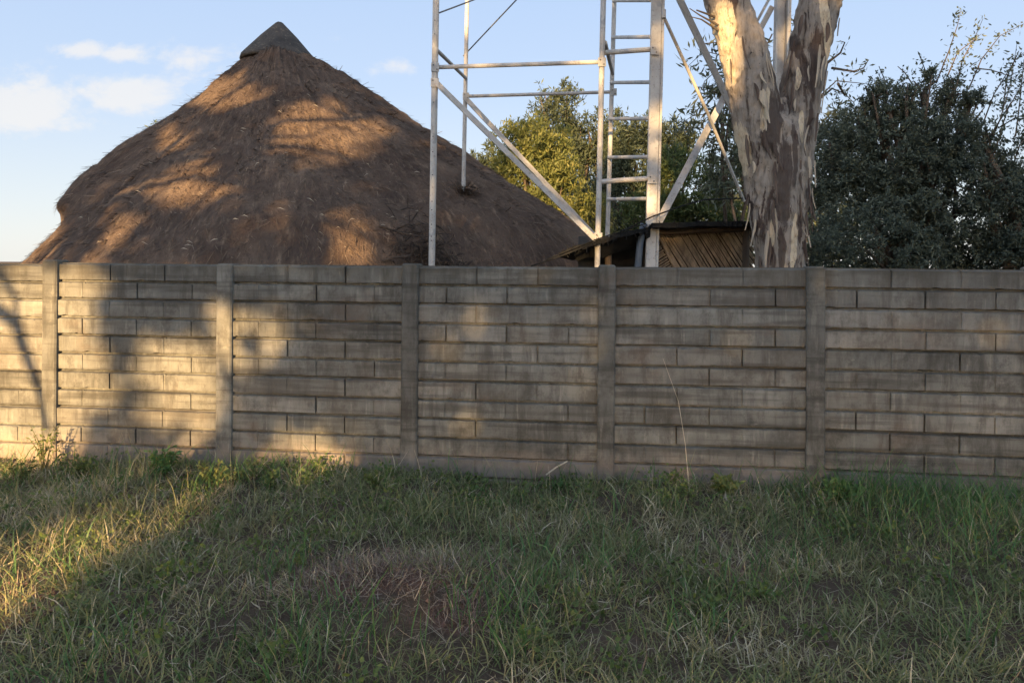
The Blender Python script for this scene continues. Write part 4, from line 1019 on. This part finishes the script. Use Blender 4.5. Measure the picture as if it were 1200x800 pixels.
def build_shade():
    A0, B0, ST = -16.0, -3.0, .06; NA, NB = int(34/ST), int(17/ST)
    num = np.zeros((NA, NB)); den = np.zeros((NA, NB))
    def put(P, val):
        i = ((P @ UV_-A0)/ST).astype(int); j = ((P @ WV-B0)/ST).astype(int); ok = (i > 1) & (i < NA-2) & (j > 1) & (j < NB-2)
        for di in (-1, 0, 1):
            for dj in (-1, 0, 1):
                np.add.at(num, (i[ok]+di, j[ok]+dj), val[ok]); np.add.at(den, (i[ok]+di, j[ok]+dj), 1)
    # wall
    g = np.array([(x, y) for x in range(-60, 1260, 4) for y in range(300, 560, 4)], float)
    v = ell(g, LIT_WALL)
    put(np.array([wall_ray(x, y, 0) for x, y in g]), v)
    g = np.array([(x, y) for x in range(20, 740, 4) for y in range(20, 312, 4)], float)
    P, ok = roof_hit(g); put(P[ok], ell(g[ok], LIT_ROOF))
    g = np.array([(x, y) for x in range(-40, 1240, 5) for y in range(540, 830, 5)], float)
    P = np.array([(*gpt(x, y), -.02) for x, y in g]); put(P, ell(g, LIT_GRASS))
    g = np.array([(x, y) for x in range(278, 378, 4) for y in range(20, 84, 4)], float); put(np.array([at(x, y, 12.0) for x, y in g]), ell(g, [(296, 66, 12, 7, .5)]))
    # trunk, tower and the trees behind
    g = np.array([(x, y) for x in range(815, 1000, 4) for y in range(-20, 312, 4)], float)
    put(np.array([at(x, y, TD-.3) for x, y in g]), ell(g, [(853, 30, 26, 52, .95), (934, 82, 10, 14, .45), (862, 72, 14, 18, .6)]))
    g = np.array([(x, y) for x in range(955, 1260, 5) for y in range(80, 312, 5)], float); put(np.array([at(x, y, 12) for x, y in g]), np.zeros(len(g)))
    g = np.array([(x, y) for x in range(575, 720, 4) for y in range(110, 300, 4)], float); put(np.array([at(x, y, 18.4) for x, y in g]), ell(g, [(625, 175, 44, 45, .85), (650, 225, 44, 48, .9), (600, 215, 30, 30, .8), (690, 262, 22, 30, .6)]))
    g = np.array([(x, y) for x in range(720, 870, 4) for y in range(160, 300, 4)], float); put(np.array([at(x, y, 16.6) for x, y in g]), ell(g, [(795, 200, 34, 16, .7), (735, 200, 20, 20, .3), (700, 262, 26, 26, .6), (840, 205, 20, 20, .4)]))
    g = np.array([(x, y) for x in range(760, 776, 4) for y in range(-10, 312, 4)], float); put(np.array([at(x, y, D4) for x, y in g]), ell(g, [(768, 5, 20, 40, .9), (768, 175, 20, 40, .7), (768, 250, 14, 20, .5)]))
    known = den > 0; val = np.where(known, num/np.maximum(den, 1), -1)
    grown = val.copy(); R_ = 3
    for di in range(-R_, R_+1):
        for dj in range(-R_, R_+1):
            if di*di+dj*dj <= R_*R_+1: grown = np.maximum(grown, np.roll(np.roll(val, di, 0), dj, 1)*.999)
    grown = np.where(val >= 0, np.where(grown > .6, grown, val), -1)
    n = 120000
    a = rng.uniform(-14, 13.5, n); b = rng.uniform(-1.6, 9.6, n); c = rng.uniform(-21, -14, n)
    i = ((a-A0)/ST).astype(int); j = ((b-B0)/ST).astype(int); L = grown[i, j]
    dflt = np.clip(.30+1.2*(vnoise(a*.9+7, b*.9+2, 5)-.5)+.09*np.maximum(b-4, 0), 0, 1)
    lit = np.where(L >= 0, L, dflt)
    # half-lit spots are see-through in their own small gaps
    gap = .5*vnoise(a*3.6, b*3.6, 7)+.5*vnoise(a*8, b*8, 2)
    keep = np.where(lit > .85, False, np.where(lit < .05, True, (gap > .5+(lit-.5)*.55) & (rng.random(n) > .35)))
    a, b, c = a[keep], b[keep], c[keep]
    P = a[:, None]*UV_+b[:, None]*WV+c[:, None]*SV
    P = P[P[:, 2] > .3]
    # hand the leaves to the nearest of several tall trees
    tx = [((A_+Y_*math.sin(SUN_AZ))/math.cos(SUN_AZ), Y_) for A_, Y_ in ((-10.5, -17), (-7.6, -15.5), (-2.1, -18), (.4, -15), (3.1, -18.5), (6.2, -16), (9.5, -17.5))]
    near = np.argmin(np.stack([np.hypot(P[:, 0]-x, (P[:, 1]-y)*.5) for x, y in tx], 1), 1)
    words_ = ['first', 'second', 'third', 'fourth', 'fifth', 'sixth', 'last']
    for k, (x, y) in enumerate(tx):
        p = P[near == k]
        if not len(p): continue
        root = thing('shade_tree', (x, y, 0), f'tall spreading tree out of view behind the viewer with crown gaps shaped to pass the sun, {words_[k]} from the left', 'tree', 'trees shading the wall from behind the viewer')
        V = leaf_cloud(p-.1, .30, .20); quad_mesh('crown', V, M['leaf_mid'], root, rng.random(len(V)))
        mb = MB(); zt = float(np.percentile(p[:, 2], 70)); mb.tube([(x, y, -.1), (x+.1, y, zt*.5), (x, y, zt)], [.22, .17, .07], 10)
        for q in range(4):
            e = p[random.randrange(len(p))]; s = Vector((x, y, zt*random.uniform(.3, .7))); mb.tube([s, s.lerp(Vector(e), .5)+Vector((0, 0, .4)), e], [.06, .045, .02], 6)
        mb.build('trunk', M['tree_bark'], root, True)
    # leaning tree added unseen, its limbs shaped to cross wall and thatch with shadow
    def back(px, Y0):
        pts, ok = roof_hit(np.array(px, float)); return [Vector(q)-S*(Y0/ S.y) for q in pts]
    root = bpy.data.objects.get('shade_tree.003') or bpy.data.objects.get('shade_tree')
    tb = Vector((-9.2, -4.5, 0)); root = thing('shade_tree', tuple(tb), 'half bare leaning tree added out of view behind the viewer on the left for its limb shadows', 'tree', 'trees shading the wall from behind the viewer')
    fork = tb+Vector((.6, .3, 5.2))
    mb = MB(); mb.tube([tb-Vector((0, 0, .1)), tb+Vector((.15, .1, 2.6)), fork], [.20, .16, .12], 10); mb.build('trunk', M['tree_bark'], root, True)
    def limb(pts, r):
        pts = list(pts); p0 = pts[0]; m_ = fork.lerp(p0, .5)+Vector((0, 0, .35)); pts = [fork, m_]+pts; n_ = len(pts)
        mb = MB(); mb.tube(pts, [r*1.3-(r*.9)*i_/(n_-1) for i_ in range(n_)], 7); mb.build('limb', M['tree_bark'], root, True)
    limb([wall_ray(x, y, 0)-S*(10/S.y) for x, y in ((-130, 270), (-60, 330), (-10, 358), (22, 378), (32, 410), (48, 455), (62, 505))], .09)
    limb([wall_ray(x, y, 0)-S*(10/S.y) for x, y in ((-100, 240), (-10, 315), (8, 325), (22, 350), (24, 376))], .05)
    for px, r in (([(230, 150), (290, 122), (330, 113), (360, 117), (395, 132), (425, 150), (460, 170)], .055), ([(300, 90), (345, 92), (372, 98), (390, 112), (410, 128), (440, 142)], .045), ([(150, 205), (200, 192), (235, 182), (270, 176), (310, 172), (350, 172), (395, 182), (440, 200)], .085), ([(250, 170), (310, 168), (322, 150), (332, 128)], .06), ([(110, 240), (150, 220), (200, 205), (250, 190)], .06), ([(420, 140), (500, 150), (540, 172), (590, 215)], .05), ([(200, 275), (235, 235), (262, 205), (290, 190)], .05), ([(360, 160), (385, 150), (410, 152), (440, 165)], .03), ([(340, 230), (395, 262), (425, 275), (450, 300)], .05)):
        limb(back(px, 13), r)
build_shade()
